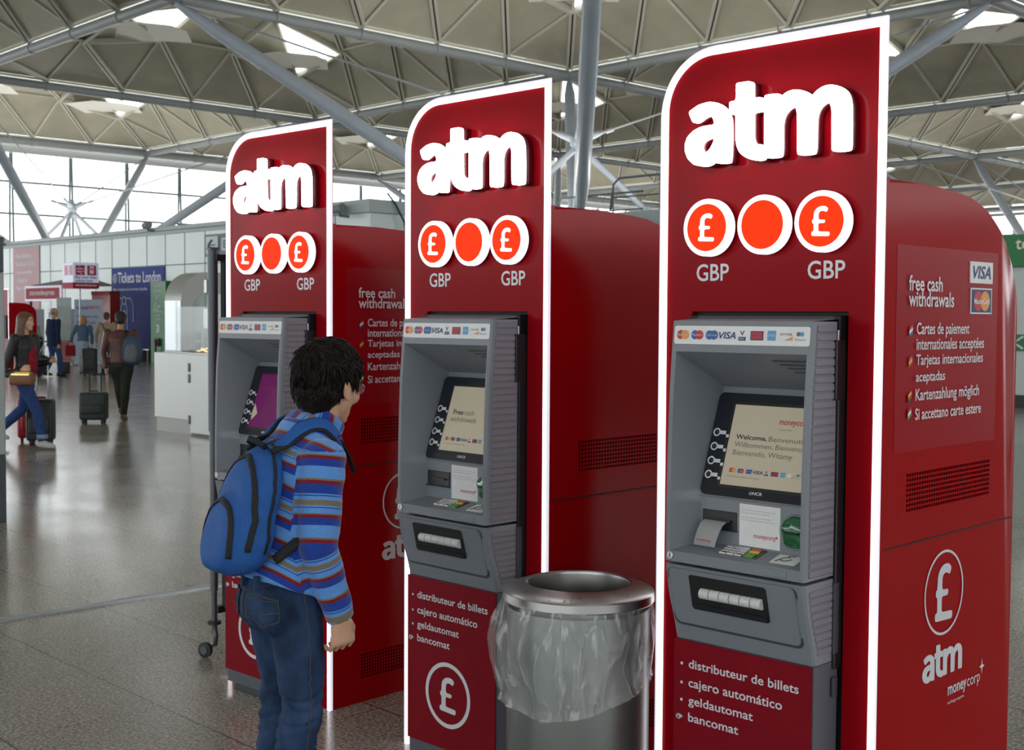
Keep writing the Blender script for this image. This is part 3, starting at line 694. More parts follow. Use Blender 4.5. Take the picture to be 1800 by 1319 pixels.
    def slab(name, a0, a1, s0, s1, d0, d1, mat, parent, r=0.0):
        mm = NB(); pts = []
        if r:
            for cx, cy, an in ((a1-r, s0+r, 0), (a0+r, s0+r, 90), (a0+r, s1-r, 180), (a1-r, s1-r, 270)):
                for k in range(5): a = math.radians(an+90*k/4); pts.append(SP(cx+r*math.cos(a), cy-r*math.sin(a), d0))
        else: pts = [SP(a0, s1, d0), SP(a1, s1, d0), SP(a1, s0, d0), SP(a0, s0, d0)]
        extr(mm, pts, nrm*(d1-d0)); return obj(name, mm, mat, parent)
    mon = slab('monitor', -.470, -.150, .006, .288, 0, .012, M['bezel'], hs, r=.016)
    slab('monitor_rim', -.472, -.148, .276, .292, 0, .006, M['grey'], hs)
    slab('screen_surround', -.422, -.160, .030, .265, .0121, .0126, M['black'], mon)
    scr = slab('screen', -.412, -.168, .038, .257, .0128, .0132, M['screen_p'] if screen == 'purple' else M['screen'], mon)
    D = .0138
    for s in (.118, .157, .196, .234):
        mm = NB(); c = SP(-.453, s, .0125); xd, yd2 = Vector(X3), sup
        n = 22; A = [[mm.verts.new(c+(xd*math.cos(2*PI*k/n)+yd2*math.sin(2*PI*k/n))*r+nrm*.002) for k in range(n)] for r in (.0075, .0115)]
        for k in range(n): mm.faces.new((A[0][k], A[1][k], A[1][(k+1) % n], A[0][(k+1) % n]))
        poly(mm, [c+xd*.0095-yd2*.005+nrm*.002, c+xd*.029-yd2*.005+nrm*.002, c+xd*.029+yd2*.005+nrm*.002, c+xd*.0095+yd2*.005+nrm*.002])
        kb = obj('option_key', mm, M['white'], mon)
        mm = NB(); c2 = SP(-.419, s+.008, D); poly(mm, [c2+xd*x+yd2*y for x, y in ((-.004, -.004), (.005, -.004), (.005, .004), (-.004, .004))]); obj('option_mark', mm, M['letter_grey'], scr)
        mm = NB()
        ell(mm, SP(-.453, s, .013), (.007, .004, .007)); obj('key_cap', mm, M['black'], kb, True)
    text('lettering', '⊙NCR', M['letter_grey'], mon, SP(-.318, .277, .0125), X3, sup, .04, .009, bold=.02)
    if screen == 'welcome':
        text('lettering', 'moneycorp', M['mc_red'], scr, SP(-.268, .091, D), X3, sup, .085, .017, bold=.01)
        text('lettering', 'EXCHANGE EXPERTS', M['ink_grey'], scr, SP(-.266, .101, D), X3, sup, .04, .004)
        text('lettering', 'Welcome,', M['ink'], scr, SP(-.391, .134, D), X3, sup, .095, .015, bold=.02)
        text('lettering', 'Benvenuti,', M['ink_grey'], scr, SP(-.290, .1345, D), X3, sup, .106, .0155)
        text('lettering', 'Willkommen, Bienvenue,', M['ink_grey'], scr, SP(-.391, .155, D), X3, sup, .218, .0155)
        text('lettering', 'Bienvenido, Witamy', M['ink_grey'], scr, SP(-.391, .180, D), X3, sup, .18, .019)
    elif screen == 'free':
        text('lettering', 'Free', M['ink'], scr, SP(-.385, .134, D), X3, sup, .048, .017, bold=.02)
        text('lettering', 'cash', M['ink_grey'], scr, SP(-.332, .134, D), X3, sup, .046, .017)
        text('lettering', 'withdrawals', M['ink_grey'], scr, SP(-.391, .158, D), X3, sup, .122, .017)
    else:
        text('lettering', 'Please wait', M['mc_red'], scr, SP(-.385, .10, D), X3, sup, .09, .012)
        mm = NB(); c = SP(-.405, .2, D); poly(mm, [c+sup*.04, c+Vector((.03, 0, 0)), c-sup*.03, c-Vector((.006, 0, 0))]); obj('screen_shape', mm, M['screen'], scr)
    if screen != 'purple':
        card_icons(scr, M, SP(-.395, .224, D), X3, sup, .225, .0145, .0003)
        text('lettering', 'Terms and conditions may apply', M['ink_grey'], scr, SP(-.395, .236, D), X3, sup, .10, .005)
    # slot, notice, reader on the panel under the screen
    Y = -.088
    m = NB(); box(m, (-.464, Y-.004, .948), (-.357, Y, .995), bev=.0015); box(m, (-.468, Y-.008, .944), (-.353, Y-.002, .9475), bev=.001); rs = obj('receipt_slot', m, M['black'], hs)
    m = NB(); box(m, (-.452, Y-.012, .968), (-.372, Y-.004, .973), bev=.001); obj('slot_lip', m, M['bezel'], rs)
    m = NB(); box(m, (-.349, Y-.0012, .912), (-.226, Y, 1.021)); nt = obj('notice', m, M['paper'], hs)
    for k, (w, z) in enumerate(((.105, 1.004), (.085, .997), (.09, .985), (.10, .978))): text('lettering', 'if you have a query about this machine please', M['ink_grey'], nt, (-.343, Y-.0016, z), X3, Z3, w, .0035)
    text('lettering', 'moneycorp', M['mc_red'], nt, (-.305, Y-.0016, .932), X3, Z3, .066, .012, bold=.01); text('lettering', '✦', M['mc_red'], nt, (-.240, Y-.0016, .939), X3, Z3, .008, .009)
    m = NB(); cyl(m, (-.180, 0, .965), .046, Y-.006, Y, bev=.002); rd = obj('card_reader', m, M['grey'], hs, True, 30)
    m = NB(); ell(m, (-.180, Y-.006, .965), (.042, .016, .042), seg=20, rings=12)
    for v in m.verts: v.co.y -= .004*math.sin(5*math.atan2(v.co.z-.965, v.co.x+.18))
    obj('reader_bezel', m, M['green_glass'], rd, True); m = NB(); box(m, (-.20, Y-.026, .963), (-.16, Y-.02, .967)); obj('reader_slot', m, M['darkgap'], rd)
    if screen == 'welcome':
        m = NB(); pr = [(-.0, .968), (-.012, .970), (-.026, .962), (-.036, .944), (-.042, .922), (-.044, .905)]
        A = [m.verts.new((-.446-.003*k, Y-.004+y, z)) for k, (y, z) in enumerate(pr)]; B = [m.verts.new((-.378-.003*k+.002*math.sin(k), Y-.004+y+.002, z-.001)) for k, (y, z) in enumerate(pr)]
        for k in range(5): m.faces.new((A[k], B[k], B[k+1], A[k+1]))
        bmesh.ops.solidify(m, geom=m.faces[:], thickness=.0006); rp = obj('receipt', m, M['paper'], hs, True)
        text('lettering', 'moneycorp', M['mc_red'], hs, (-.452, Y-.0465, .914), X3, (0, -.1, 1), .045, .008)
    # ledge with keypad
    l0 = Vector((0, -.088, .906)); ld = Vector((0, -.067, -.018)).normalized(); ln = Vector(X3).cross(-ld)
    if ln.z < 0: ln = -ln
    LP = lambda a, s, d=0: Vector((a, 0, 0))+l0+ld*s+ln*d
    def lslab(name, a0, a1, s0, s1, d1, mat, parent, shrink=.001):
        mm = NB(); b = [LP(a0, s1), LP(a1, s1), LP(a1, s0), LP(a0, s0)]; c = [LP(a0+shrink, s1-shrink, d1), LP(a1-shrink, s1-shrink, d1), LP(a1-shrink, s0+shrink, d1), LP(a0+shrink, s0+shrink, d1)]
        vb = [mm.verts.new(p) for p in b]; vc = [mm.verts.new(p) for p in c]; mm.faces.new(vb); mm.faces.new(vc)
        for k in range(4): mm.faces.new((vb[k], vb[(k+1) % 4], vc[(k+1) % 4], vc[k]))
        return obj(name, mm, mat, parent)
    kp = lslab('keypad', -.380, -.262, .002, .058, .002, M['bezel'], hs)
    for r in range(4):
        for c in range(4):
            w = .022; a0 = -.377+c*.0235+(.004 if c == 3 else 0); s0 = .0045+r*.0132
            mt = M['steelkey'] if c < 3 else (M['red_k'], M['yel_k'], M['green_k'], M['green_k'])[r]
            ky = lslab('key', a0, a0+(w if c < 3 else .03), s0, s0+.011, .0055, mt, kp, .0015)
            if c < 3: text('lettering', '123456789 0 '[r*3+c] if '123456789 0 '[r*3+c] != ' ' else '-', M['ink'], ky, LP(a0+.008, s0+.0085, .0058), X3, -ld, None, .0055, res=1)
    ct = lslab('braille_plate', -.222, -.150, .006, .060, .0015, M['paper'], hs, .0005)
    mm = NB()
    for q in ([(.012, .05), (.024, .026), (.04, .02)], [(.02, .04), (.036, .044), (.05, .03)], [(.03, .015), (.05, .012)]): tube(mm, [LP(-.222+x, s, .002) for x, s in q], .0018, 4)
    obj('diagram', mm, M['ink_grey'], ct)
    m = NB(); cyl(m, (AL+.020, 0, .874), .010, prof(.87)-.004, prof(.87)+.002, 20, .001); lk = obj('lock', m, M['lock'], hs, True, 40)
    m = NB(); box(m, (AL+.0185, prof(.87)-.0048, .868), (AL+.0215, prof(.87)-.004, .880)); obj('key_slot', m, M['darkgap'], lk)
    m = NB(); box(m, (-.225, prof(.868)-.003, .861), (-.158, prof(.868)+.002, .880), bev=.0025); obj('ledge_tab', m, M['grey'], hs)
    # cash dispenser shroud
    m = NB(); z0, z1 = .641, .850; zz = [z0+(z1-z0)*k/8 for k in range(9)]
    va = [[m.verts.new((a, prof(h)+o, h)) for h in zz] for a, o in ((AL, .03), (AL, .006), (AL+.006, 0), (AR-.006, 0), (AR, .006), (AR, .03))]
    vb0 = [[m.verts.new((a, -.028, h)) for h in zz] for a in (AL, AR)]
    cols = [vb0[0]]+va[1:5]+[vb0[1]]
    for p, q in zip(cols, cols[1:]):
        for k in range(8): m.faces.new((p[k], q[k], q[k+1], p[k+1]))
    for k in (0, 8): m.faces.new([c[k] for c in cols])
    for v in [v for v in m.verts if not v.link_faces]: m.verts.remove(v)
    sh = obj('dispenser_shroud', m, M['grey'], t, True, 28)
    def ins(name, a0, a1, h0, h1, out, mat, par, r=.014, deep=.004, seg=4):
        mm = NB(); pts = []
        for cx, cy, an in ((a1-r, h1-r, 0), (a0+r, h1-r, 90), (a0+r, h0+r, 180), (a1-r, h0+r, 270)):
            for k in range(seg+1): a = math.radians(an+90*k/seg); x, z = cx+r*math.cos(a), cy+r*math.sin(a); pts.append((x, prof(z), z))
        top = [mm.verts.new((x, y-out, z)) for x, y, z in pts]; bot = [mm.verts.new((x, y+deep, z)) for x, y, z in pts]; mm.faces.new(top)
        for k in range(len(pts)): mm.faces.new((top[k], top[(k+1) % len(pts)], bot[(k+1) % len(pts)], bot[k]))
        return obj(name, mm, mat, par)
    ins('groove', -.524, -.128, .682, .842, .0012, M['plinth'], sh, r=.02)
    rp = ins('front_plate', -.517, -.134, .690, .842, .005, M['grey'], sh, r=.016)
    ins('slot_surround', -.452, -.216, .736, .830, .0055, M['darkgap'], rp, r=.008)
    ins('slot_frame', -.448, -.220, .740, .752, .009, M['bezel'], rp, r=.004)
    for k in range(6):
        m = NB(); a0 = -.415+k*.0315; tube(m, [(a0, prof(.785)-.007, .785), (a0+.0288, prof(.785)-.007, .785)], (.014,)*2 and .014, 14); obj('cash_roller', m, M['roller'], rp, True, 40)
    # safe door with its red front
    m = NB(); box(m, (-.527, -.112, .035), (AR, 0, .639), bev=.002); cb = obj('safe_cabinet', m, M['plinth'] if 0 else mkmat('safe_side_%d' % idx, srgb(84, 88, 98), .5, noise_amt=.04), t)
    m = NB(); box(m, (-.535, -.1165, .085), (-.112, -.112, .638), bev=.001); dr = obj('door', m, M['red_door'], t)
    for s, z, x1, hh in (('distributeur de billets', .561, -.148, .028), ('cajero automático', .508, -.195, .029), ('geldautomat', .460, -.281, .0285), ('bancomat', .418, -.325, .022)):
        zz = {'distributeur de billets': .565, 'cajero automático': .513, 'geldautomat': .466, 'bancomat': .420}[s]
        dsc = {'distributeur de billets': 0, 'cajero automático': .007, 'geldautomat': .007, 'bancomat': 0}[s]
        text('lettering', s, M['letter_grey'], dr, (-.485, -.1172, zz-dsc), X3, Z3, x1+.485, {'distributeur de billets': .024, 'cajero automático': .0315, 'geldautomat': .031, 'bancomat': .024}[s], bold=.012)
        m = NB(); c = Vector((-.508, -.1172, zz+.009)); poly(m, [c+Vector((.0042*math.cos(2*PI*k/14), 0, .0042*math.sin(2*PI*k/14))) for k in range(14)]); obj('bullet', m, M['letter_grey'], dr)
    m = NB(); cyl(m, (-.516, 0, .428), .0085, -.120, -.116, 18, .001); dl = obj('door_lock', m, M['lock'], dr, True, 40)
    m = NB(); box(m, (-.5172, -.1206, .424), (-.5148, -.12, .432)); obj('key_slot', m, M['darkgap'], dl)
    obj('ring', annulus(.094, .108, (-.334, -.1166, .267)), M['letter_grey'], dr)
    pound(M['letter_grey'], dr, (-.372, -.1168, .209), X3, Z3, .078, .118)
    m = NB(); box(m, (-.500, -.095, 0), (-.135, .0, .04), bev=.004); obj('plinth', m, M['plinth'], t)
    # right flank: seam, vents, print
    xs = .001
    if 1:
        m = NB(); box(m, (-.005, .022, .926), (xs-.003, .800, .9295)); obj('seam', m, M['darkgap'], t)
        def flank(name, body, d, z, w, h, mat, **k): return text(name, body, mat, par, (xs, d, z), (0, 1, 0), Z3, w, h, **k)
        for z0, z1 in ((1.015, 1.105), (.098, .186)):
            m = NB(); nn = 36; rr = 8
            for a in range(nn):
                for b in range(rr):
                    c = Vector((-.0032, .150+a*(.485/(nn-1)), z0+(z1-z0)*b/(rr-1))); s = .0040
                    poly(m, [c+Vector((0, -s, -s)), c+Vector((0, s, -s)), c+Vector((0, s, s)), c+Vector((0, -s, s))])
            o = obj('vent_holes', m, M['vent'], t); o['kind'] = 'stuff'
        if not printed: return t
        m = NB(); box(m, (-.005, .072, 1.165), (-.0031, .668, 1.69)); par = obj('side_sticker', m, mkmat('side_vinyl_%d' % idx, (.32, .005, .012), .24, spec=.16), t)
        flank('lettering', 'free cash', .130, 1.575, .186, .040, M['letter_side'], bold=.015)
        flank('lettering', 'withdrawals', .130, 1.535, .255, .040, M['letter_side'], bold=.015)
        for s, z, w, h, b in (('Cartes de paiement', 1.455, .305, .040, 1), ('internationales acceptées', 1.415, .400, .040, 0), ('Tarjetas internacionales', 1.377, .395, .036, 1), ('aceptadas', 1.335, .165, .034, 0), ('Kartenzahlung möglich', 1.285, .375, .040, 1), ('Si accettano carte estere', 1.245, .390, .030, 1)):
            flank('lettering', s, .176, z, w, h, M['letter_side'], bold=.012)
            if b:
                for q, mt in enumerate({1.455: ('mae_blue', 'paper', 'mc_red'), 1.377: ('mc_red', 'yel_k', 'mc_red'), 1.285: ('ink', 'mc_red', 'yel_k'), 1.245: ('green_k', 'paper', 'mc_red')}[z]):
                    m = NB(); x = .132; e0, e1 = q/3, (q+1)/3; y0, y1 = z+.002+.024*e0, z+.002+.024*e1
                    poly(m, [(xs, x+.004, y0), (xs, x+.022, y0+.010), (xs, x+.022, y1+.010), (xs, x+.004, y1)]); obj('flag_mark', m, M[mt], par)
        m = NB(); box(m, (-.003, .484, 1.603), (0, .626, 1.662)); vs = obj('card_label', m, M['paper'], par); flank('lettering', 'VISA', .497, 1.615, .115, .036, M['visa'], bold=.02, shear=.25)
        m = NB(); box(m, (-.003, .489, 1.519), (-.0004, .624, 1.590)); box(m, (-.003, .489, 1.519), (-.0005, .624, 1.590)); vs = obj('card_label', m, M['paper'], par)
        m = NB(); box(m, (-.003, .494, 1.523), (0, .619, 1.586)); vs2 = obj('label_field', m, M['visa'], vs)
        for dx, mt, e in ((.535, 'mc_red', .0004), (.578, 'mc_yel', .0008)):
            m = NB(); poly(m, [(e, dx+.029*math.cos(2*PI*k/28), 1.5545+.0275*math.sin(2*PI*k/28)) for k in range(28)]); obj('card_mark', m, M[mt], vs)
        text('lettering', 'MasterCard', M['paper'], vs, (.0013, .508, 1.546), (0, 1, 0), Z3, .098, .016, bold=.02)
        par = t
        obj('ring', annulus(.108, .115, (-.0028, .370, .771), xd=(0, 1, 0)), M['letter_grey'], t)
        pound(M['letter_grey'], t, (-.0026, .318, .693), (0, 1, 0), Z3, .103, .155)
        atm_print(t, M['letter_grey'], lambda x, y, z: Vector((-.0026+z, .252+(x+.5715)*.236/.4995, .541+(y-1.9105)*.44)))
        text('lettering', 'money', M['letter_grey'], t, (-.0022, .404, .471), (0, 1, 0), Z3, .115, .035, bold=.02); text('lettering', 'corp', M['letter_grey'], t, (-.0022, .524, .471), (0, 1, 0), Z3, .082, .033)
        text('lettering', 'exchange experts', M['letter_grey'], t, (-.0022, .404, .455), (0, 1, 0), Z3, .10, .012)
        m = NB(); c = Vector((-.0022, .617, .522)); pts = []
        for k in range(8): a = 2*PI*k/8; r = .024 if k % 2 == 0 else .007; pts.append(c+Vector((0, r*math.sin(a)*.7, r*math.cos(a))))
        poly(m, pts); obj('star_mark', m, M['letter_grey'], t)
    return t
MP = [((-.679, 4.756), -43.23), ((.115, 3.923), -44.79), ((.908, 3.098), -44.18)]
machine(0, (*MP[0][0], 0), math.radians(MP[0][1]), 'leftmost red cash machine, with a purple screen, partly hidden by the striped fleece', 'purple')
machine(1, (*MP[1][0], 0), math.radians(MP[1][1]), 'middle red cash machine with the screen reading Free cash withdrawals, left of the steel bin', 'free', False)
machine(2, (*MP[2][0], 0), math.radians(MP[2][1]), 'nearest and tallest-looking red cash machine with a Welcome screen and a receipt hanging out', 'welcome')

# ------------------------------------------------------------------ steel bin with its clear liner
bn = thing('litter_bin', 'round brushed steel litter bin with a clear plastic liner, between the middle and nearest machines', 'litter bin', (.195, 3.603, 0))
m = NB(); lathe(m, [(.202, .012), (.205, .03), (.205, .68)], n=72); lathe(m, [(.0, .006), (.196, .006), (.196, .03), (.202, .03)], n=72); obj('bin_body', m, M['steel_dull'], bn, True, 40)
m = NB(); lathe(m, [(.150, .655), (.1455, .735), (.147, .743), (.152, .7465), (.160, .745), (.185, .7365), (.2135, .726), (.2175, .722), (.2185, .700), (.2165, .697), (.208, .697)], n=96); rm = obj('bin_rim', m, M['steel'], bn, True, 30)
m = NB()
random.seed(5)
for _ in range(26):
    a = random.uniform(-2.6, .2); r = random.uniform(.165, .205); zz = .7450-(r-.160)*.343+.0007; s = random.uniform(.001, .003)
    c = Vector((r*math.cos(a), r*math.sin(a), zz)); poly(m, [c+Vector((s*math.cos(q), s*math.sin(q)*1.6, 0)) for q in (0, 1.2, 2.5, 3.6, 5.0)])
o = obj('stain', m, mkmat('bin_stain', (.05, .04, .04), .6), rm); o['kind'] = 'stuff'
m = NB(); lathe(m, [(.149, .70), (.17, .55), (.18, .1), (.0, .08)], n=48)
for v in m.verts:
    a = math.atan2(v.co.y, v.co.x); k = 1+.03*math.sin(a*9+v.co.z*12)*(v.co.z < .69); v.co.x *= k; v.co.y *= k
obj('inner_bag', m, mkmat('bag_inside', (.25, .26, .27), .35, spec=.8), bn, True)
def liner_mat():
    mt = bpy.data.materials.new('clear_liner'); mt.use_nodes = True; nt = mt.node_tree; p = nt.nodes['Principled BSDF']; N = nt.nodes.new; L = nt.links.new
    p.inputs['Base Color'].default_value = (.80, .83, .85, 1); p.inputs['Roughness'].default_value = .22; p.inputs['Specular IOR Level'].default_value = .9
    tc = N('ShaderNodeTexCoord'); mp = N('ShaderNodeMapping'); mp.inputs['Scale'].default_value = (1.3, 1.3, .42); L(tc.outputs['Object'], mp.inputs[0])
    n1 = N('ShaderNodeTexNoise'); n1.inputs['Scale'].default_value = 5; n1.inputs['Detail'].default_value = 4; n1.inputs['Distortion'].default_value = .3; mp.inputs['Rotation'].default_value = (.4, .2, 0); L(mp.outputs[0], n1.inputs['Vector'])
    n2 = N('ShaderNodeTexNoise'); n2.inputs['Scale'].default_value = 9; n2.inputs['Detail'].default_value = 3; L(mp.outputs[0], n2.inputs['Vector'])
    r1 = N('ShaderNodeMapRange'); r1.inputs['From Min'].default_value = .80; r1.inputs['From Max'].default_value = 1.0; r1.inputs['To Min'].default_value = 0; r1.inputs['To Max'].default_value = .18; rg = N('ShaderNodeMath'); rg.operation = 'PINGPONG'; rg.inputs[1].default_value = .075; L(n1.outputs['Fac'], rg.inputs[0]); r0 = N('ShaderNodeMapRange'); r0.inputs['From Max'].default_value = .075; L(rg.outputs[0], r0.inputs['Value']); L(r0.outputs[0], r1.inputs['Value'])
    r2 = N('ShaderNodeMapRange'); r2.inputs['From Min'].default_value = .35; r2.inputs['From Max'].default_value = .7; r2.inputs['To Min'].default_value = .10; r2.inputs['To Max'].default_value = .30; L(n2.outputs['Fac'], r2.inputs['Value'])
    ad = N('ShaderNodeMath'); ad.operation = 'ADD'; ad.use_clamp = True; L(r1.outputs[0], ad.inputs[0]); L(r2.outputs[0], ad.inputs[1]); 
    mp2 = N('ShaderNodeMapping'); mp2.inputs['Scale'].default_value = (1, 1, .28); mp2.inputs['Rotation'].default_value = (.25, .35, 0); L(tc.outputs['Object'], mp2.inputs[0])
    n4 = N('ShaderNodeTexNoise'); n4.inputs['Scale'].default_value = 26; n4.inputs['Detail'].default_value = 2; n4.inputs['Distortion'].default_value = .4; L(mp2.outputs[0], n4.inputs['Vector'])
    r4 = N('ShaderNodeMapRange'); r4.inputs['From Min'].default_value = .56; r4.inputs['From Max'].default_value = .72; r4.inputs['To Min'].default_value = 0; r4.inputs['To Max'].default_value = .42; L(n4.outputs['Fac'], r4.inputs['Value'])
    a2 = N('ShaderNodeMath'); a2.operation = 'ADD'; a2.use_clamp = True; L(ad.outputs[0], a2.inputs[0]); L(r4.outputs[0], a2.inputs[1]); L(a2.outputs[0], p.inputs['Alpha'])
    bp = N('ShaderNodeBump'); bp.inputs['Strength'].default_value = .9; bp.inputs['Distance'].default_value = .012; a3 = N('ShaderNodeMath'); L(r0.outputs[0], a3.inputs[0]); L(n4.outputs['Fac'], a3.inputs[1]); L(a3.outputs[0], bp.inputs['Height']); L(bp.outputs[0], p.inputs['Normal'])
    return mt
m = NB(); nA, nZ = 200, 60; G = []
for j in range(nZ+1):
    t = j/nZ; ring = []
    for i in range(nA):
        a = 2*PI*i/nA
        # hem height runs lower at the front, higher to the right
        hem = .462-.046*max(0, math.cos(a+PI/2+.28))**2+.030*math.cos(a-.1)
        z = .712+(hem-.712)*t
        bulge = .004+.014*math.sin(PI*min(1, t*1.1))**.7*(1+1.3*max(0, math.cos(a-PI*1.02))) + .006*t
        w = noise.noise(Vector((math.cos(a)*3, math.sin(a)*3, z*7)))*.010+noise.ridged_multi_fractal(Vector((math.cos(a)*2.2, math.sin(a)*2.2, z*5+3)), 1, 2, 4, 1, 2)*.016-.012
        pl = .004*math.sin(a*23+4*noise.noise(Vector((a, z*4, 0))))*(1-t)
        r = .2075+max(-.001, bulge*(1-.75*max(0, math.cos(a-.2))**2)+(w+pl)*min(1, t*6)*(1-.7*max(0, math.cos(a-.2))))
        r += .005 if t > .985 else 0
        ring.append(m.verts.new((r*math.cos(a), r*math.sin(a), z)))
    G.append(ring)
for j in range(nZ):
    for i in range(nA): m.faces.new((G[j][i], G[j][(i+1) % nA], G[j+1][(i+1) % nA], G[j+1][i]))
obj('bin_liner', m, liner_mat(), bn, True)

# ------------------------------------------------------------------ wheeled board stand left of the machines
M['alu_dark'] = mkmat('dark_aluminium', srgb(88, 92, 98), .4, metal=.5); M['rubber'] = mkmat('rubber', (.03, .03, .03), .6)
st = thing('wheeled_board', 'dark wheeled board on a pole with one caster showing left of the leftmost machine', 'notice board', (-1.302, 5.50, 0), math.radians(46.8-90))
# local +y runs away from the viewer along the machine's side
for yy in (0, .75):
    m = NB(); tube(m, [(0, yy, .105), (0, yy, .30)], .013, 12); tube(m, [(0, yy, .30), (0, yy, 1.05)], .017, 12); tube(m, [(0, yy, 1.0), (0, yy, 1.79)], .022, 12); box(m, (-.02, yy-.02, 1.787), (.02, yy+.02, 1.80), bev=.004); obj('pole', m, M['alu_dark'], st, True, 40)
    m = NB(); tube(m, [(0, yy, .150), (0, yy, .162)], .030, 16); obj('collar', m, M['rubber'], st, True, 40)
    m = NB(); tube(m, [(0, yy, .15), (.012, yy, .10), (.006, yy, .06), (-.02, yy, .055)], .011, 8); obj('fork', m, M['alu_dark'], st, True)
    m = NB(); c = Vector((-.026, yy-.03, .035)); ax = Vector((-.35, .95, 0)).normalized()
    tube(m, [c-ax*.010, c-ax*.008, c+ax*.008, c+ax*.010], [.030, .034, .034, .030], 24); wl = obj('caster_wheel', m, M['rubber'], st, True, 40)
    m = NB(); tube(m, [c-ax*.014, c+ax*.014], [.018, .018], 16); obj('hub', m, M['alu_dark'], wl, True, 40)
m = NB(); box(m, (.012, .03, .22), (.040, .73, 1.74), bev=.004); bd = obj('board', m, mkmat('board_dark', srgb(46, 44, 56), .5), st)
for z in (1.74, .20): m = NB(); box(m, (-.01, 0, z), (.03, .75, z+.03), bev=.004); obj('board_rail', m, M['black'], st)
m = NB(); box(m, (-.03, -.026, 1.60), (-.008, -.004, 1.66), bev=.003); obj('latch', m, M['steelkey'], st)

# grey totem cut by the left edge
tt = thing('information_totem', 'plain grey standing totem with dark top band cut off by the left edge', 'totem', (-4.20, 9.02, 0), math.radians(22))
m = NB(); box(m, (-.5, -.12, .49), (.535, .12, 1.81), bev=.01); obj('totem_body', m, mkmat('totem_grey', srgb(150, 154, 155), .45), tt)
m = NB(); box(m, (-.5, -.125, 1.81), (.535, .125, 2.06), bev=.008); obj('top_band', m, mkmat('totem_dark', srgb(58, 64, 72), .4), tt)
m = NB(); box(m, (-.5, -.125, 0), (.535, .125, .49), bev=.008); obj('totem_base', m, mkmat('totem_base', srgb(62, 68, 76), .5), tt)

# ------------------------------------------------------------------ white counter kiosk with its arch
M['lam'] = mkmat('pale_laminate', srgb(196, 200, 198), .16, coat=.3); M['lam2'] = mkmat('grey_laminate', srgb(158, 158, 152), .3); M['chrome'] = mkmat('polished_metal', (.34, .36, .37), .32, metal=.9, bump=.2, bscale=9)
KZ = lambda u, v: (u, v)
kk = thing('service_kiosk', 'pale grey counter kiosk with a rounded arch, left of the leftmost machine', 'kiosk', UV(-14.3, 8.12), TH)
m = NB(); box(m, (-.92, 0, .18), (0, 1.6, 1.03), bev=.006); obj('counter_base', m, M['lam'], kk)
m = NB(); box(m, (-.90, .02, 0), (-.01, 1.58, .18)); obj('kick_plate', m, M['lam2'], kk)
m = NB(); box(m, (-.62, -.02, 1.03), (.02, .5, 1.05), bev=.003); obj('counter_top', m, M['lam'], kk)
m = NB(); box(m, (.02, -.015, .03), (1.2, .02, 1.02), bev=.004); dd = obj('counter_door', m, M['lam'], kk)
for z in (.80, .66, .14):
    m = NB(); box(m, (-.012, -.03, z), (.03, .0, z+.11), bev=.004); obj('hinge', m, M['alu_dark'], kk)
m = NB(); box(m, (.02, -.02, 1.02), (1.2, .6, 1.045), bev=.003); obj('side_top', m, M['lam'], kk)
# arch: hoop of rounded rectangle section spanning away from the viewer
def hoop(y0, y1, z0, z1, R, n=10):
    p = [(y0, z0), (y0, z1-R)]
    for k in range(1, n+1): a = PI-PI/2*k/n; p.append((y0+R+R*math.cos(a), z1-R+R*math.sin(a)))
    for k in range(n+1): a = PI/2-PI/2*k/n; p.append((y1-R+R*math.cos(a), z1-R+R*math.sin(a)))
    p.append((y1, z0)); return p
oo, ii = hoop(.02, 1.9, 1.05, 2.07, .36), hoop(.16, 1.76, 1.05, 1.80, .24)
m = NB(); a = [[m.verts.new((x, y, z)) for y, z in oo] for x in (-.66, -.24)]; b = [[m.verts.new((x, y, z)) for y, z in ii] for x in (-.66, -.24)]
for k in range(len(oo)-1):
    m.faces.new((a[0][k], a[0][k+1], a[1][k+1], a[1][k])); m.faces.new((b[0][k], b[0][k+1], b[1][k+1], b[1][k]))
    for s in (0, 1): m.faces.new((a[s][k], a[s][k+1], b[s][k+1], b[s][k]))
for k in (0, len(oo)-1): m.faces.new((a[0][k], a[1][k], b[1][k], b[0][k]))
ar = obj('arch', m, M['lam2'], kk, True, 35)
m = NB(); box(m, (-.65, .012, 1.06), (-.25, .0195, 1.70)); obj('arch_front', m, M['chrome'], ar)
m = NB(); box(m, (-.22, -.08, 1.06), (-.20, -.06, 1.70)); box(m, (-.2, -.07, 1.07), (1.1, -.062, 1.62)); obj('glass_screen', m, mkmat('screen_glass', (.8, .86, .9), .05, alpha=.28), kk)
m = NB(); box(m, (.02, .25, 1.045), (.28, .27, 1.62)); pt = obj('price_board', m, mkmat('board_navy', srgb(72, 76, 88), .4), kk)
for z, mt in ((1.5, 'mc_yel'), (1.40, 'mc_yel'), (1.28, 'paper'), (1.20, 'paper'), (1.08, 'mc_yel')):
    m = NB(); box(m, (.06, .244, z), (.24, .25, z+.06)); obj('price_panel', m, M[mt], pt)
m = NB(); box(m, (.3, .25, 1.045), (.36, .3, 1.62), bev=.01); obj('chrome_post', m, M['chrome'], kk, True, 40)
m = NB(); box(m, (-.18, .3, 1.35), (.0, .31, 1.6)); obj('poster', m, mkmat('lit_poster', (.8, .85, .85), .4, emit=(.8, .95, 1), estr=.5), kk)
for x, z in ((-.05, 1.20), (-.05, 1.07)): m = NB(); box(m, (x, .1, z), (x+.14, .105, z+.11)); box(m, (x+.02, .094, z+.02), (x+.12, .1, z+.09)); obj('leaflet_holder', m, M['plinth'], kk)
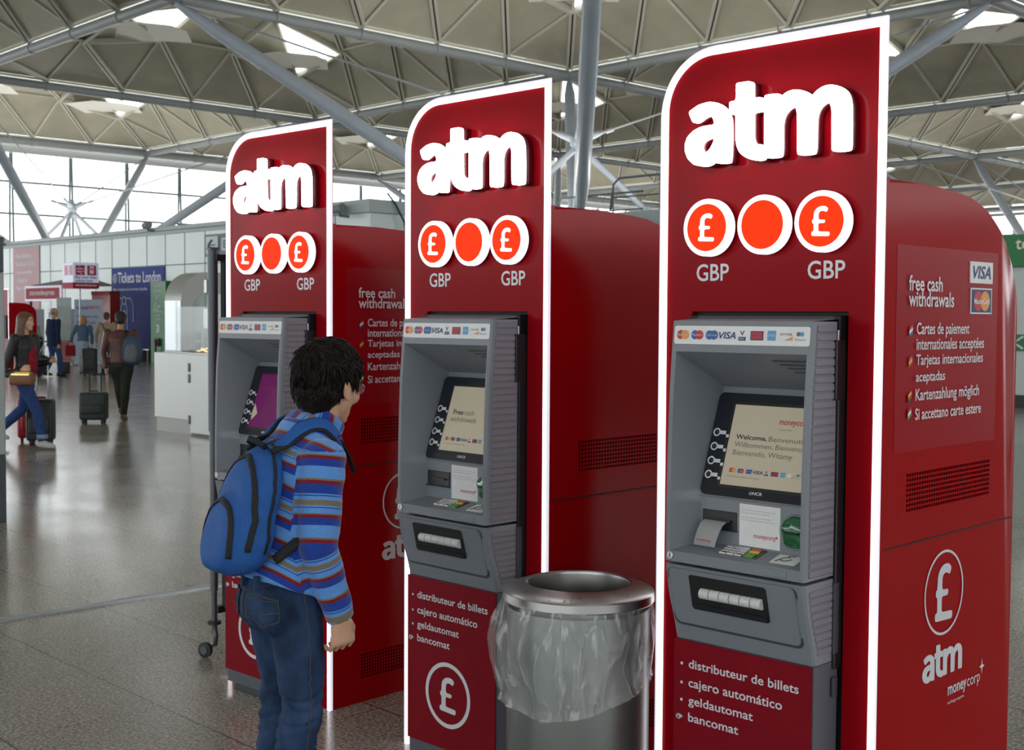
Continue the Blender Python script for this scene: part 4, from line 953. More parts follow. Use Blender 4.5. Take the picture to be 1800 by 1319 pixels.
for k, (x, mt) in enumerate(((.46, 'ink_grey'), (.60, 'mc_yel'), (.74, 'ink_grey'), (-.12, 'letter_grey'), (-.24, 'ink_grey'))):
    m = NB(); box(m, (x, .14, 1.0505), (x+.10, .24, 1.066+.012*(k % 3)), Matrix.Rotation(.0, 4, 'Z'), .003); tag(bobj('leaflet_stack', m, M[mt], None), 'small stack of %s leaflets on the kiosk counter, %s' % (['dark', 'amber', 'grey', 'pale', 'charcoal'][k], ['near the hinges', 'by the lit sign', 'nearest the dark board', 'behind the glass screen', 'farthest left'][k]), 'leaflets')
    bpy.data.objects['leaflet_stack' if k == 0 else 'leaflet_stack.%03d' % k].location = UV(-14.3, 8.12)
m = NB(); tube(m, [(.18, .06, 1.10), (.34, .02, 1.07), (.42, .0, 1.065)], .008, 6); tube(m, [(.2, .0, 1.065), (.36, .06, 1.11)], .008, 6)
o = obj('desk_lamp', m, mkmat('lamp_glow', (1, .6, .2), .4, emit=(1, .5, .15), estr=2.5)); o.location = UV(-14.3, 8.12); o.rotation_euler = (0, 0, TH); tag(o, 'small glowing orange lamp bar lying on the kiosk counter', 'lamp')

# ------------------------------------------------------------------ signs and stands before the ticket wall
def uvthing(name, label, cat, u, v, group=None): return thing(name, label, cat, UV(u, v), TH, group)
# green help point panel "3"
gp = uvthing('help_point', 'green help panel with wheelchair symbol and number 3 right of the blue banner', 'help point', -36.95, 19.6)
m = NB(); box(m, (0, 0, 0), (.98, .25, 2.6), bev=.01); obj('help_panel', m, mkmat('help_green', srgb(24, 112, 52), .4), gp)
for s, z, w, x in (('Emergency', 2.42, .55, .2), ('Information', 2.26, .5, .22), ('Point', 2.12, .28, .33), ('Please wait', 1.62, .5, .22), ('to be', 1.50, .25, .35), ('assisted', 1.38, .4, .28)): text('lettering', s, M['white_t'], gp, (x, -.006, z), X3, Z3, w, .08, res=1)
text('lettering', '3', M['white_t'], gp, (.36, -.006, .98), X3, Z3, .2, .26, bold=.03)
m = NB(); tube(m, [(.42, -.01, 2.02), (.44, -.01, 1.9), (.46, -.01, 1.82), (.60, -.01, 1.82), (.68, -.01, 1.72)], .022, 6); tube(m, [(.45+.13*math.cos(a), -.01, 1.80+.13*math.sin(a)) for a in [2.2+k*.35 for k in range(12)]], .02, 6); ell(m, (.42, -.01, 2.07), (.04, .01, .04)); obj('wheelchair_symbol', m, M['white_t'], gp, True)
m = NB(); box(m, (.3, -.08, .55), (.62, 0, .80), bev=.01); obj('phone_box', m, M['plinth'], gp)
m = NB(); tube(m, [(.5, -.1, .76), (.53, -.12, .5), (.5, -.1, .38)], .03, 8); obj('handset', m, mkmat('handset_red', (.12, .02, .02), .4), gp, True)
# lit "stansted express" box
se = uvthing('lit_sign_box', 'lit red sign box with white frame on a slim canopy over the ticket desk', 'sign', -42.75, 18.0)
m = NB(); box(m, (0, 0, 1.98), (2.85, .07, 2.5), bev=.01); obj('sign_case', m, mkmat('sign_case_white', srgb(215, 205, 225), .4, emit=srgb(215, 205, 225), estr=.2), se)
m = NB(); box(m, (.10, -.012, 2.05), (2.72, -.002, 2.42)); sf = obj('sign_face', m, mkmat('sign_red', srgb(128, 10, 34), .5, spec=.1, emit=srgb(150, 15, 45), estr=.15), se)
text('lettering', 'stanstedexpress', M['paper'], sf, (.42, -.016, 2.13), X3, Z3, 1.95, .22)
m = NB(); v_ = [m.verts.new(p) for p in ((.5, -.1, 2.5), (2.9, -.1, 2.5), (2.9, 1.9, 2.5), (.5, 1.9, 2.5), (2.4, .9, 2.80), (2.7, .9, 2.80))]
for f in ((0, 1, 5, 4), (1, 2, 5), (2, 3, 4, 5), (3, 0, 4), (0, 1, 2, 3)): m.faces.new([v_[k] for k in f])
obj('canopy', m, mkmat('canopy_grey', srgb(140, 128, 124), .6), se)
for x in (.15, 2.7): m = NB(); box(m, (x, .08, 0), (x+.08, .16, 1.98)); obj('sign_post', m, M['plinth'], se)
# red ticket kiosk body
rk = uvthing('ticket_kiosk', 'dark red ticket kiosk body behind the cube sign and the stands', 'kiosk', -39.6, 18.9)
m = NB(); box(m, (0, 0, 0), (1.3, .35, 2.3), bev=.01); obj('kiosk_body', m, mkmat('kiosk_red', (.20, .004, .008), .4), rk)
m = NB(); box(m, (0, -.02, 2.18), (1.3, 0, 2.3), bev=.004); obj('kiosk_band', m, M['red_door'], rk)
# cube sign on a pole
cu = uvthing('cube_sign', 'white lit cube sign on a pole telling to buy train tickets', 'sign', -37.27, 17.2)
cu.location = (-13.18, 38.0, 0); cu.rotation_euler = (0, 0, math.radians(42)); cu.scale = (.485, .485, 1)
m = NB(); box(m, (0, 0, 2.32), (1.65, 1.65, 3.10), bev=.02); box(m, (-.0, 0, 2.32), (1.65, 1.65, 2.33)); cb = obj('cube', m, mkmat('cube_white', srgb(196, 202, 222), .4, emit=srgb(190, 200, 225), estr=.25), cu)
m = NB(); box(m, (-.01, -.01, 2.32), (1.66, 1.66, 2.50), bev=.01); obj('cube_band', m, mkmat('band_red', srgb(165, 30, 62), .5, spec=.1), cu)
pink = mkmat('symbol_red', srgb(190, 40, 80), .4)
for x in (.16, .90):
    m = NB(); box(m, (x, -.012, 2.72), (x+.58, -.004, 3.02)); q = obj('symbol_plate', m, pink, cu)
    m = NB()
    if x < .5:
        for a in ((.06, .19, .52, .19), (.06, .11, .52, .11)): tube(m, [(x+a[0], -.016, 2.72+a[1]), (x+a[2], -.016, 2.72+a[3])], .014, 5)
        tube(m, [(x+.18, -.016, 3.0), (x+.38, -.016, 2.91), (x+.2, -.016, 2.83), (x+.4, -.016, 2.74)], .012, 5)
    else:
        box(m, (x+.16, -.02, 2.77), (x+.42, -.013, 2.99), bev=.004)
    obj('symbol', m, M['white_t'], q)
    if x > .5:
        m = NB(); box(m, (x+.2, -.024, 2.87), (x+.27, -.021, 2.95)); box(m, (x+.31, -.024, 2.87), (x+.38, -.021, 2.95)); obj('symbol_window', m, pink, q)
text('lettering', 'Buy your train', M['visa'], cu, (.14, -.022, 2.60), X3, Z3, 1.35, .10, bold=.015); text('lettering', 'tickets here', M['visa'], cu, (.14, -.022, 2.52), X3, Z3, 1.1, .075, bold=.015)
text('lettering', 'stanstedexpress', M['paper'], cu, (.14, -.013, 2.37), X3, Z3, 1.35, .09, bold=.015)
for z, h in ((2.72, .3),):
    for y in (1.05, .35): m = NB(); box(m, (-.012, y-.25, z), (-.004, y+.25, z+h)); obj('symbol_plate', m, pink, cu)
m = NB(); tube(m, [(.75, .8, 0), (.75, .8, 2.35)], .05, 10); box(m, (.45, .5, 0), (1.05, 1.1, .04)); obj('sign_pole', m, M['chrome'], cu, True, 40)
# map stand and coach stand
mp = uvthing('map_stand', 'tall pale map stand with red text rows behind the navy coat', 'display stand', -40.18, 17.75)
mp.location = (-13.90, 38.6, 0); mp.rotation_euler = (0, 0, math.radians(18)); mp.scale = (.44, 1, 1)
m = NB(); box(m, (0, 0, .04), (.96, .06, 2.05), bev=.01); ms = obj('stand_panel', m, mkmat('map_panel', srgb(176, 190, 188), .5, noise_amt=.12, nscale=4), mp)
m = NB(); box(m, (0, -.01, 1.80), (.96, 0, 2.05)); obj('stand_header', m, mkmat('header_pale', srgb(190, 205, 208), .5), mp)
m = NB(); box(m, (.02, -.008, .06), (.94, -.001, .75)); lr = obj('lower_panel', m, M['fred'], mp)
for k in range(7): m = NB(); box(m, (.1, -.012, .14+k*.08), (.85-.08*(k % 3), -.009, .165+k*.08)); obj('text_row', m, M['mc_red'], lr)
m = NB(); box(m, (-.05, -.2, 0), (1.0, .25, .04)); obj('stand_foot', m, M['white'], mp)
ne = uvthing('coach_stand', 'pale blue coach ticket stand with dark writing behind the denim jacket', 'display stand', -38.93, 17.9)
ne.location = (-13.78, 39.8, 0); ne.rotation_euler = (0, 0, math.radians(17)); ne.scale = (.47, 1, 1.01)
m = NB(); box(m, (0, 0, .04), (1.82, .06, 1.99), bev=.01); obj('stand_panel', m, mkmat('coach_panel', srgb(176, 186, 208), .5), ne)
text('lettering', 'national', M['visa'], ne, (.14, -.004, 1.68), X3, Z3, .72, .13, bold=.01); text('lettering', 'express', M['mc_red'], ne, (.90, -.004, 1.66), X3, Z3, .72, .13, bold=.01)
for s, z, w, h in (('New London stops', 1.40, 1.35, .11), ("King's Cross", 1.20, 1.15, .13), ('Paddington', 1.00, 1.05, .13), ('Marylebone', .82, 1.0, .12)): text('lettering', s, M['plinth'], ne, (.18, -.004, z), X3, Z3, w, h, bold=.01)
m = NB(); box(m, (-.02, -.2, 0), (1.84, .25, .04)); obj('stand_foot', m, M['white'], ne)
# ticket machines under the lit box
for k, (u, lab) in enumerate(((-44.2, 'pale ticket machine with a dark blue header, half hidden by the striding long-haired person'), (-41.6, 'pale ticket machine with a dark blue header behind the navy coat'))):
    tm = uvthing('ticket_machine', lab, 'ticket machine', u, 18.3, 'ticket machines under the lit sign')
    m = NB(); box(m, (0, 0, 0), (.95, .6, 1.72), bev=.02); obj('machine_case', m, M['letter_grey'], tm)
    m = NB(); box(m, (.06, -.01, 1.42), (.89, 0, 1.62)); obj('header', m, M['visa'] if k else M['plinth'], tm)
    m = NB(); box(m, (.2, -.012, .95), (.75, 0, 1.3)); obj('display', m, M['black'], tm)
# far cash machine
fm = thing('cash_machine', 'tiny far-off red cash machine with one white lit strip beside the grey totem', 'cash machine', (-13.93, 35.0, 0), math.radians(-43))
for nm in ('cabinet_body', 'fascia', 'light_strip', 'housing'):
    o = bpy.data.objects[nm].copy(); COL.objects.link(o); o.parent = fm
# bench by the help point
bb = uvthing('metal_bench', 'low metal bench between the blue banner and the green help panel', 'bench', -38.05, 19.6)
m = NB(); box(m, (0, 0, .40), (.95, .45, .44), bev=.01); obj('seat', m, M['chrome'], bb, True, 40)
for x in (.1, .8): m = NB(); box(m, (x, .02, 0), (x+.06, .42, .40), bev=.005); obj('leg', m, M['alu_dark'], bb)

# ------------------------------------------------------------------ people
def cloth(name, c, rough=.85, na=.18, ns=25, bump=.4, bs=90): return mkmat(name, c, rough, noise_amt=na, nscale=ns, bump=bump, bscale=bs, spec=.25)
M['skin'] = mkmat('skin', srgb(205, 160, 135), .5, noise_amt=.05); M['skin2'] = mkmat('skin_tan', srgb(176, 128, 100), .5, noise_amt=.06, nscale=12)
def vobj(name, bm, size, mat, parent, it=3):
    return link_mesh(name, voxel(bm, size, it), mat, parent)
def hand(bm, wr, d, palm_n, s=1.0, curl=.9, right=True, finger_r=.0085):
    """palm, four bent fingers of unequal length and a side thumb; d = forearm direction, palm_n = palm normal"""
    d = Vector(d).normalized(); n = Vector(palm_n); n = (n-d*n.dot(d)).normalized(); side = d.cross(n)*(-1 if right else 1)
    wr = Vector(wr); tube(bm, [wr-d*.03*s, wr, wr+d*.03*s, wr+d*.075*s, wr+d*.085*s], [(.024*s, .018*s), (.024*s, .017*s), (.034*s, .016*s), (.038*s, .014*s), (.034*s, .010*s)], 12, side=side)
    for k, (off, ln) in enumerate(((-.0345, .062), (-.0118, .072), (.0112, .068), (.0335, .054))):
        p = wr+d*.078*s+side*off*s; pts = [p-d*.02*s]; ang = 0; q = p; pts.append(q)
        for j, f in enumerate((.45, .32, .23)):
            ang += curl*(.75 if j == 0 else .9); dd = d*math.cos(ang)+n*math.sin(ang); q = q+dd*ln*f*s; pts.append(q)
        tube(bm, pts, [finger_r*s*1.05, finger_r*s*1.1, finger_r*s, finger_r*s*.92, finger_r*s*.75], 8)
    p = wr+d*.025*s-side*.026*s
    q1 = p-side*.018*s+d*.02*s+n*.012*s; q2 = q1+d*.028*s+n*.012*s-side*.004*s; q3 = q2+d*.018*s+n*.008*s+side*.006*s
    tube(bm, [p+side*.012*s, p, q1, q2, q3], [.012*s, .0135*s, .0115*s, .0105*s, .008*s], 8)
def head_shape(bm, c, s=1.0, tilt=0.0, yaw=0.0, part='all'):
    """skull, jaw, nose, lips, brow and ears; local +y is forward; c = head centre"""
    Rm = Matrix.Rotation(yaw, 3, 'Z') @ Matrix.Rotation(tilt, 3, 'X'); c = Vector(c)
    E = lambda p, r: ell(bm, c+Rm @ (Vector(p)*s), tuple(x*s for x in r), Rm, 20, 14)
    E((0, -.012, .030), (.076, .094, .085)); E((0, .020, -.020), (.064, .070, .085)); E((0, .040, -.070), (.044, .044, .040))
    E((0, .088, -.018), (.011, .014, .022)); E((0, .098, -.030), (.013, .013, .010)); E((0, .080, -.060), (.022, .010, .007)); E((0, .080, -.067), (.019, .010, .006)); E((0, .079, .020), (.046, .012, .012)); E((0, .074, -.095), (.018, .014, .014))
    for sx in (-1, 1):
        E((sx*.042, .062, -.028), (.022, .022, .024)); E((sx*.076, -.004, -.012), (.008, .018, .030)); E((sx*.080, -.012, -.004), (.007, .016, .018)); E((sx*.077, .002, -.036), (.006, .008, .010))
def face_bits(parent, c, s, tilt, yaw, eyes=True, brow=(.08, .05, .03), lip=(.45, .16, .15)):
    Rm = Matrix.Rotation(yaw, 3, 'Z') @ Matrix.Rotation(tilt, 3, 'X'); c = Vector(c); P = lambda p: c+Rm @ (Vector(p)*s)
    for sx in (-1, 1):
        m = NB(); ell(m, P((sx*.030, .072, .004)), (.013*s, .011*s, .010*s), Rm); e = obj('eye', m, M['paper'], parent, True)
        m = NB(); ell(m, P((sx*.030, .081, .004)), (.006*s, .003*s, .006*s), Rm); obj('iris', m, mkiris, e, True)
        m = NB(); tube(m, [P((sx*.014, .088, .021)), P((sx*.032, .087, .027)), P((sx*.050, .072, .021))], .0035*s, 6); obj('eyebrow', m, mkbrow, parent, True)
    m = NB(); ell(m, P((0, .0885, -.063)), (.020*s, .004*s, .007*s), Rm); obj('lips', m, mklip, parent, True)
mkiris = mkmat('iris', (.05, .03, .02), .2); mkbrow = mkmat('brow', (.05, .03, .02), .8); mklip = mkmat('lip', (.48, .2, .18), .5)
def figure(name, label, loc, heading, H, J, skin, top=None, top_r=1.0, sleeves=True, hem=.50, trousers=None, skirt=None, shoes=None, hair=None, vs=.013, build=1.0, head_yaw=0, group=None):
    """one walking or standing adult. J overrides joints (in body heights): x right, y forward, z up"""
    t = thing(name, label, 'person', loc, math.radians(heading-90), group)
    j = dict(pel=(0, 0, .53), waist=(0, .0, .62), chest=(0, .0, .74), neck=(0, .0, .835), head=(0, .015, .925),
             shR=(.115, 0, .80), shL=(-.115, 0, .80), elR=(.14, -.01, .63), elL=(-.14, -.01, .63), wrR=(.145, .04, .48), wrL=(-.145, .04, .48),
             hiR=(.05, 0, .52), hiL=(-.05, 0, .52), knR=(.055, .01, .28), knL=(-.055, .01, .28), anR=(.055, -.01, .05), anL=(-.055, -.01, .05)); j.update(J)
    P = {k: Vector(v)*H for k, v in j.items()}; s = H/1.7
    b = build; bm = NB()
    def limb(B, a, c, e, r, n=12): tube(B, [P[a].lerp(P[c], f) for f in (0, .3, .7, 1)]+[P[c].lerp(P[e], f) for f in (.3, .7, 1)], [x*s for x in r], n)
    side = (P['shR']-P['shL']).normalized()
    tube(bm, [P['pel']-Vector((0, 0, .05*s)), P['pel'], P['waist'], P['chest'], P['neck']-Vector((0, 0, .05*s)), P['neck']], [(.13*s*b, .09*s*b), (.155*s*b, .105*s*b), (.125*s*b, .09*s*b), (.155*s*b, .10*s*b), (.13*s*b, .07*s), (.055*s, .055*s)], 18, side=side)
    tube(bm, [P['neck']-Vector((0, 0, .04*s)), P['neck'], P['head']-Vector((0, .01, .04*s))], [.06*s, .052*s, .05*s], 12)
    for a in 'RL':
        limb(bm, 'sh'+a, 'el'+a, 'wr'+a, (.045, .045, .038, .035, .036, .028, .023)); ell(bm, P['sh'+a], (.055*s,)*3)
        limb(bm, 'hi'+a, 'kn'+a, 'an'+a, (.085*b, .08*b, .06, .055, .056, .045, .035))
        f = P['an'+a]; tube(bm, [f+Vector((0, -.03*s, -.02*s)), f+Vector((0, .05*s, -.04*s)), f+Vector((0, .14*s, -.058*s))], [.032*s, .034*s, .026*s], 10)
        d = P['wr'+a]-P['el'+a]; hand(bm, P['wr'+a], d, (-1 if a == 'R' else 1, .3, 0), s, .8, a == 'R', .010)
    head_shape(bm, P['head'], s, 0, head_yaw)
    body = vobj('body', bm, vs*.75, skin, t, 2)
    if top:
        bm = NB(); hz = hem*H; k = top_r
        low = Vector((P['pel'].x, P['pel'].y, hz))
        tube(bm, [low, (low+P['waist'])/2, P['waist'], P['chest'], P['neck']-Vector((0, 0, .055*s)), P['neck']-Vector((0, 0, .005))], [(.175*s*b*k, .125*s*b*k), (.168*s*b*k, .12*s*b*k), (.15*s*b*k, .11*s*b*k), (.178*s*b*k, .122*s*b*k), (.145*s*b, .09*s), (.07*s, .068*s)], 20, side=side)
        for a in 'RL':
            ell(bm, P['sh'+a], (.068*s,)*3)
            if sleeves: limb(bm, 'sh'+a, 'el'+a, 'wr'+a, (.066, .062, .055, .052, .052, .045, .040))
        for v in bm.verts:
            v.co += Vector((noise.noise(v.co*9), noise.noise(v.co*9+Vector((5, 0, 0))), 0))*.008
        vobj('jacket', bm, vs, top, t, 2)
    if trousers:
        bm = NB()
        tube(bm, [P['pel']-Vector((0, 0, .08*s)), P['pel'], P['pel']+Vector((0, 0, .06*s))], [(.14*s*b, .11*s*b), (.165*s*b, .12*s*b), (.15*s*b, .11*s*b)], 18, side=side)
        for a in 'RL': limb(bm, 'hi'+a, 'kn'+a, 'an'+a, (.098*b, .092*b, .072, .068, .068, .056, .052))
        vobj('trousers', bm, vs, trousers, t, 2)
    if skirt:
        bm = NB(); n = 40; rings = []
        for q in range(12):
            f = q/11; z = P['waist'].z*(1-f)+.13*H*f; r0 = .13*s+.11*s*f**.8
            rings.append([bm.verts.new((P['pel'].x+(r0+.012*math.sin(a*9)*f)*math.cos(a), P['pel'].y+(r0*.8+.012*math.sin(a*9)*f)*math.sin(a), z+.02*math.sin(a*2)*f)) for a in [2*PI*k/n for k in range(n)]])
        for q in range(11):
            for k in range(n): bm.faces.new((rings[q][k], rings[q][(k+1) % n], rings[q+1][(k+1) % n], rings[q+1][k]))
        obj('skirt', bm, skirt, t, True)
    if shoes:
        for a in 'RL':
            bm = NB(); f = P['an'+a]; pt = 0
            tube(bm, [f+Vector((0, -.045*s, .015*s)), f+Vector((0, -.05*s, -.03*s)), f+Vector((0, .03*s, -.045*s)), f+Vector((0, .12*s, -.058*s)), f+Vector((0, .175*s, -.068*s))], [.040*s, .045*s, .046*s, .044*s, .024*s], 14)
            for v in bm.verts:
                if v.co.z < f.z-.083*s: v.co.z = f.z-.083*s
            vobj('shoe', bm, .008, shoes, t, 2)
    if hair: hair(t, P['head'], s, head_yaw)
    face_bits(t, P['head'], s, 0, head_yaw)
    return t, P
def hair_short(col, rough=.6):
    mt = mkmat('hair', col, rough, noise_amt=.35, nscale=60, bump=.8, bscale=150)
    def f(t, c, s, yaw):
        bm = NB(); Rm = Matrix.Rotation(yaw, 3, 'Z')
        ell(bm, c+Rm @ Vector((0, -.022*s, .038*s)), (.086*s, .096*s, .088*s), Rm, 24, 16); ell(bm, c+Rm @ Vector((0, -.055*s, -.02*s)), (.070*s, .055*s, .065*s), Rm, 20, 12)
        for v in bm.verts:
            v.co += (v.co-c).normalized()*.010*noise.noise(v.co*28)
        vobj('hair', bm, .010, mt, t, 1)
    return f
def hair_long(col, z=-.30, back=.09, w=.085):
    mt = mkmat('hair', col, .45, noise_amt=.4, nscale=40, bump=.8, bscale=90)
    def f(t, c, s, yaw):
        bm = NB(); Rm = Matrix.Rotation(yaw, 3, 'Z'); P = lambda x, y, z_: c+Rm @ Vector((x*s, y*s, z_*s))
        ell(bm, P(0, -.02, .038), (.088*s, .098*s, .088*s), Rm, 24, 16)
        random.seed(3)
        for k in range(34):
            a = PI*(.92+1.16*k/33)  # round the back from ear to ear
            x, y = .082*math.cos(a), -.012+.085*math.sin(a)
            e = random.uniform(.9, 1.05)
            tube(bm, [P(x, y, .05), P(x*1.05, y*1.05, -.05), P(x*1.0, y-.02, -.16), P(x*.95*e+.01*math.sin(k), y*1.1-.02, z*.8), P(x*.9*e, y-.03, z*e)], [.018*s, .020*s, .020*s, .018*s, .006*s], 7)
        for sx in (-1, 1):
            for k in range(4): tube(bm, [P(sx*.03, .06-.01*k, .098), P(sx*(.072+.004*k), .045-.012*k, .04), P(sx*.084, .022-.01*k, -.06), P(sx*.078, .02-.01*k, -.18), P(sx*.07, .015, z*.85)], [.012*s, .015*s, .015*s, .014*s, .005*s], 7)
        vobj('hair', bm, .010, mt, t, 1)
    return f
def suitcase(name, label, loc, rz, w, d, h, mat, pole=.35, tilt=0.0, group=None, ridges=False, handle_mat=None):
    """w wide, d deep, h tall; two rails and a grip above; wheels below"""
    t = thing(name, label, 'suitcase', loc, rz, group); t.rotation_euler = (tilt, 0, rz)
    hm = handle_mat or M['steelkey']
    m = NB(); box(m, (-w/2, -d/2, .05), (w/2, d/2, h), bev=.035, seg=4)
    for v in m.verts: v.co += Vector((0, 1, 0))*.006*noise.noise(v.co*14)
    sh = obj('case_body', m, mat, t, True, 50)
    m = NB(); box(m, (-w/2+.04, -d/2-.035, .14), (w/2-.04, -d/2+.01, h*.62), bev=.02, seg=3); obj('front_pocket', m, mat, sh, True, 50)
    m = NB(); box(m, (-w/2-.002, -d/2+.05, h*.16), (w/2+.002, -d/2+.06, h-.02), bev=.003); box(m, (-w/2+.05, -d/2-.037, h*.60), (w/2-.05, -d/2-.03, h*.61)); obj('zip', m, M['plinth'], sh)
    m = NB(); tube(m, [(-.06, 0, h-.005), (-.05, 0, h+.022), (.05, 0, h+.022), (.06, 0, h-.005)], .009, 8); obj('carry_handle', m, M['black'], t, True)
    if pole:
        m = NB()
        for x in (-w*.22, w*.22): tube(m, [(x, d/2-.03, h-.02), (x, d/2-.03, h+pole)], .008, 8)
        obj('rail', m, hm, t, True); m = NB(); tube(m, [(-w*.25, d/2-.03, h+pole), (w*.25, d/2-.03, h+pole)], .015, 10); obj('grip', m, M['black'], t, True)
    for x in (-w/2+.05, w/2-.05):
        for y in (-d/2+.05, d/2-.05):
            m = NB(); tube(m, [(x-.014, y, .028), (x+.014, y, .028)], .028, 16); obj('wheel', m, M['rubber'], t, True, 40)
            m = NB(); box(m, (x-.02, y-.02, .03), (x+.02, y+.02, .06), bev=.004); obj('wheel_fork', m, M['black'], t)
    return t

# ---- the boy in the striped fleece
def stripe_mat():
    mt = bpy.data.materials.new('striped_fleece'); mt.use_nodes = True; nt = mt.node_tree; p = nt.nodes['Principled BSDF']; N = nt.nodes.new; L = nt.links.new
    at = N('ShaderNodeAttribute'); at.attribute_name = 'stripe'
    tc = N('ShaderNodeTexCoord'); nz = N('ShaderNodeTexNoise'); nz.inputs['Scale'].default_value = 9; L(tc.outputs['Object'], nz.inputs['Vector'])
    ad = N('ShaderNodeMath'); ad.operation = 'MULTIPLY_ADD'; ad.inputs[1].default_value = .035; L(nz.outputs['Fac'], ad.inputs[0]); L(at.outputs['Fac'], ad.inputs[2])
    fr = N('ShaderNodeMath'); fr.operation = 'FRACT'; L(ad.outputs[0], fr.inputs[0])
    cr = N('ShaderNodeValToRGB'); cr.color_ramp.interpolation = 'CONSTANT'; L(fr.outputs[0], cr.inputs['Fac'])
    red, roy, lig, oli = srgb(120, 22, 44), srgb(30, 62, 152), srgb(92, 146, 216), srgb(122, 110, 90)
    st_ = [(0, red), (.06, roy), (.22, lig), (.245, roy), (.265, lig), (.33, oli), (.42, lig), (.45, roy), (.465, lig), (.555, oli), (.58, red), (.64, roy), (.76, lig), (.965, oli)]
    e = cr.color_ramp.elements; e[0].position = 0; e[0].color = (*red, 1); e[1].position = .06; e[1].color = (*roy, 1)
    for pos, c in st_[2:]: x = e.new(pos); x.color = (*c, 1)
    n2 = N('ShaderNodeTexNoise'); n2.inputs['Scale'].default_value = 260; n2.inputs['Detail'].default_value = 3; L(tc.outputs['Object'], n2.inputs['Vector'])
    mr = N('ShaderNodeMapRange'); mr.inputs['To Min'].default_value = .72; mr.inputs['To Max'].default_value = 1.25; L(n2.outputs['Fac'], mr.inputs['Value'])
    mx = N('ShaderNodeMixRGB'); mx.blend_type = 'MULTIPLY'; mx.inputs[0].default_value = 1; L(cr.outputs[0], mx.inputs[1]); L(mr.outputs[0], mx.inputs[2]); L(mx.outputs[0], p.inputs['Base Color'])
    p.inputs['Roughness'].default_value = .9; p.inputs['Sheen Weight'].default_value = .3; p.inputs['Specular IOR Level'].default_value = .2
    bp = N('ShaderNodeBump'); bp.inputs['Strength'].default_value = .5; bp.inputs['Distance'].default_value = .0015; L(n2.outputs['Fac'], bp.inputs['Height']); L(bp.outputs[0], p.inputs['Normal'])
    return mt
def denim_mat():
    mt = bpy.data.materials.new('denim'); mt.use_nodes = True; nt = mt.node_tree; p = nt.nodes['Principled BSDF']; N = nt.nodes.new; L = nt.links.new
    tc = N('ShaderNodeTexCoord'); mp = N('ShaderNodeMapping'); mp.inputs['Scale'].default_value = (1, 1, .6); L(tc.outputs['Object'], mp.inputs[0])
    n1 = N('ShaderNodeTexNoise'); n1.inputs['Scale'].default_value = 10; n1.inputs['Detail'].default_value = 5; L(mp.outputs[0], n1.inputs['Vector'])
    cr = N('ShaderNodeValToRGB'); cr.color_ramp.elements[0].position = .36; cr.color_ramp.elements[0].color = (*srgb(22, 36, 62), 1); cr.color_ramp.elements[1].position = .74; cr.color_ramp.elements[1].color = (*srgb(58, 82, 120), 1); L(n1.outputs['Fac'], cr.inputs['Fac'])
    n2 = N('ShaderNodeTexNoise'); n2.inputs['Scale'].default_value = 400; L(tc.outputs['Object'], n2.inputs['Vector'])
    mr = N('ShaderNodeMapRange'); mr.inputs['To Min'].default_value = .75; mr.inputs['To Max'].default_value = 1.25; L(n2.outputs['Fac'], mr.inputs['Value'])
    mx = N('ShaderNodeMixRGB'); mx.blend_type = 'MULTIPLY'; mx.inputs[0].default_value = 1; L(cr.outputs[0], mx.inputs[1]); L(mr.outputs[0], mx.inputs[2]); L(mx.outputs[0], p.inputs['Base Color'])
    p.inputs['Roughness'].default_value = .85; p.inputs['Specular IOR Level'].default_value = .2
    return mt
M['denim'] = denim_mat(); M['stitch'] = mkmat('stitching', srgb(84, 78, 76), .8); M['pocket'] = M['denim']
BOY = thing('person', 'person in a striped blue fleece and jeans, seen from behind, facing the middle cash machine', 'person', (-.615, 3.45, 0), math.radians(34.8-90))
bJ = dict(shR=(.132, .045, 1.125), shL=(-.132, .045, 1.125), elR=(.165, .012, .895), elL=(-.165, .02, .895), wrR=(.163, .078, .700), wrL=(-.15, .11, .68))
bJ = {k: Vector(v) for k, v in bJ.items()}
HC = Vector((-.004, .126, 1.312)); TILT = -.12; HYAW = .42
bm = NB()
tube(bm, [(0, 0, .70), (0, 0, .76), (0, 0, .86), (0, .02, 1.04), (0, .055, 1.15), (0, .08, 1.19)], [(.11, .08), (.125, .095), (.115, .08), (.125, .085), (.10, .06), (.05, .05)], 18, side=(1, 0, 0))
tube(bm, [(0, .075, 1.16), (0, .10, 1.215), (0, .115, 1.27)], [.05, .047, .05], 14)
for a in 'RL':
    sh, el, wr = bJ['sh'+a], bJ['el'+a], bJ['wr'+a]; ell(bm, sh, (.042,)*3)
    tube(bm, [sh, sh.lerp(el, .4), el, el.lerp(wr, .35), wr], [.038, .036, .031, .030, .022], 12)
    sx = 1 if a == 'R' else -1
    tube(bm, [(sx*.065, 0, .70), (sx*.07, .005, .58), (sx*.072, .015, .42), (sx*.072, 0, .30), (sx*.07, -.01, .08)], [.062, .058, .043, .044, .030], 14)
    tube(bm, [(sx*.07, -.04, .05), (sx*.07, .04, .04), (sx*.072, .12, .025)], [.028, .030, .020], 10)
hand(bm, bJ['wrR'], Vector((.02, .10, -1)), (-.98, -.15, 0), .95, 1.05, True, .0074)
hand(bm, bJ['wrL'], Vector((0, .10, -1)), (.6, -.7, 0), .80, .8, False, .0088)
head_shape(bm, HC, .97, TILT, HYAW)
body = vobj('body', bm, .0032, M['skin'], BOY, 2)
face_bits(BOY, HC, .97, TILT, HYAW)
m = NB()
# nails
for k, z in enumerate((.592, .586)): ell(m, (.150-.012*k, .035+.012*k, z), (.004, .003, .005))
m.free()
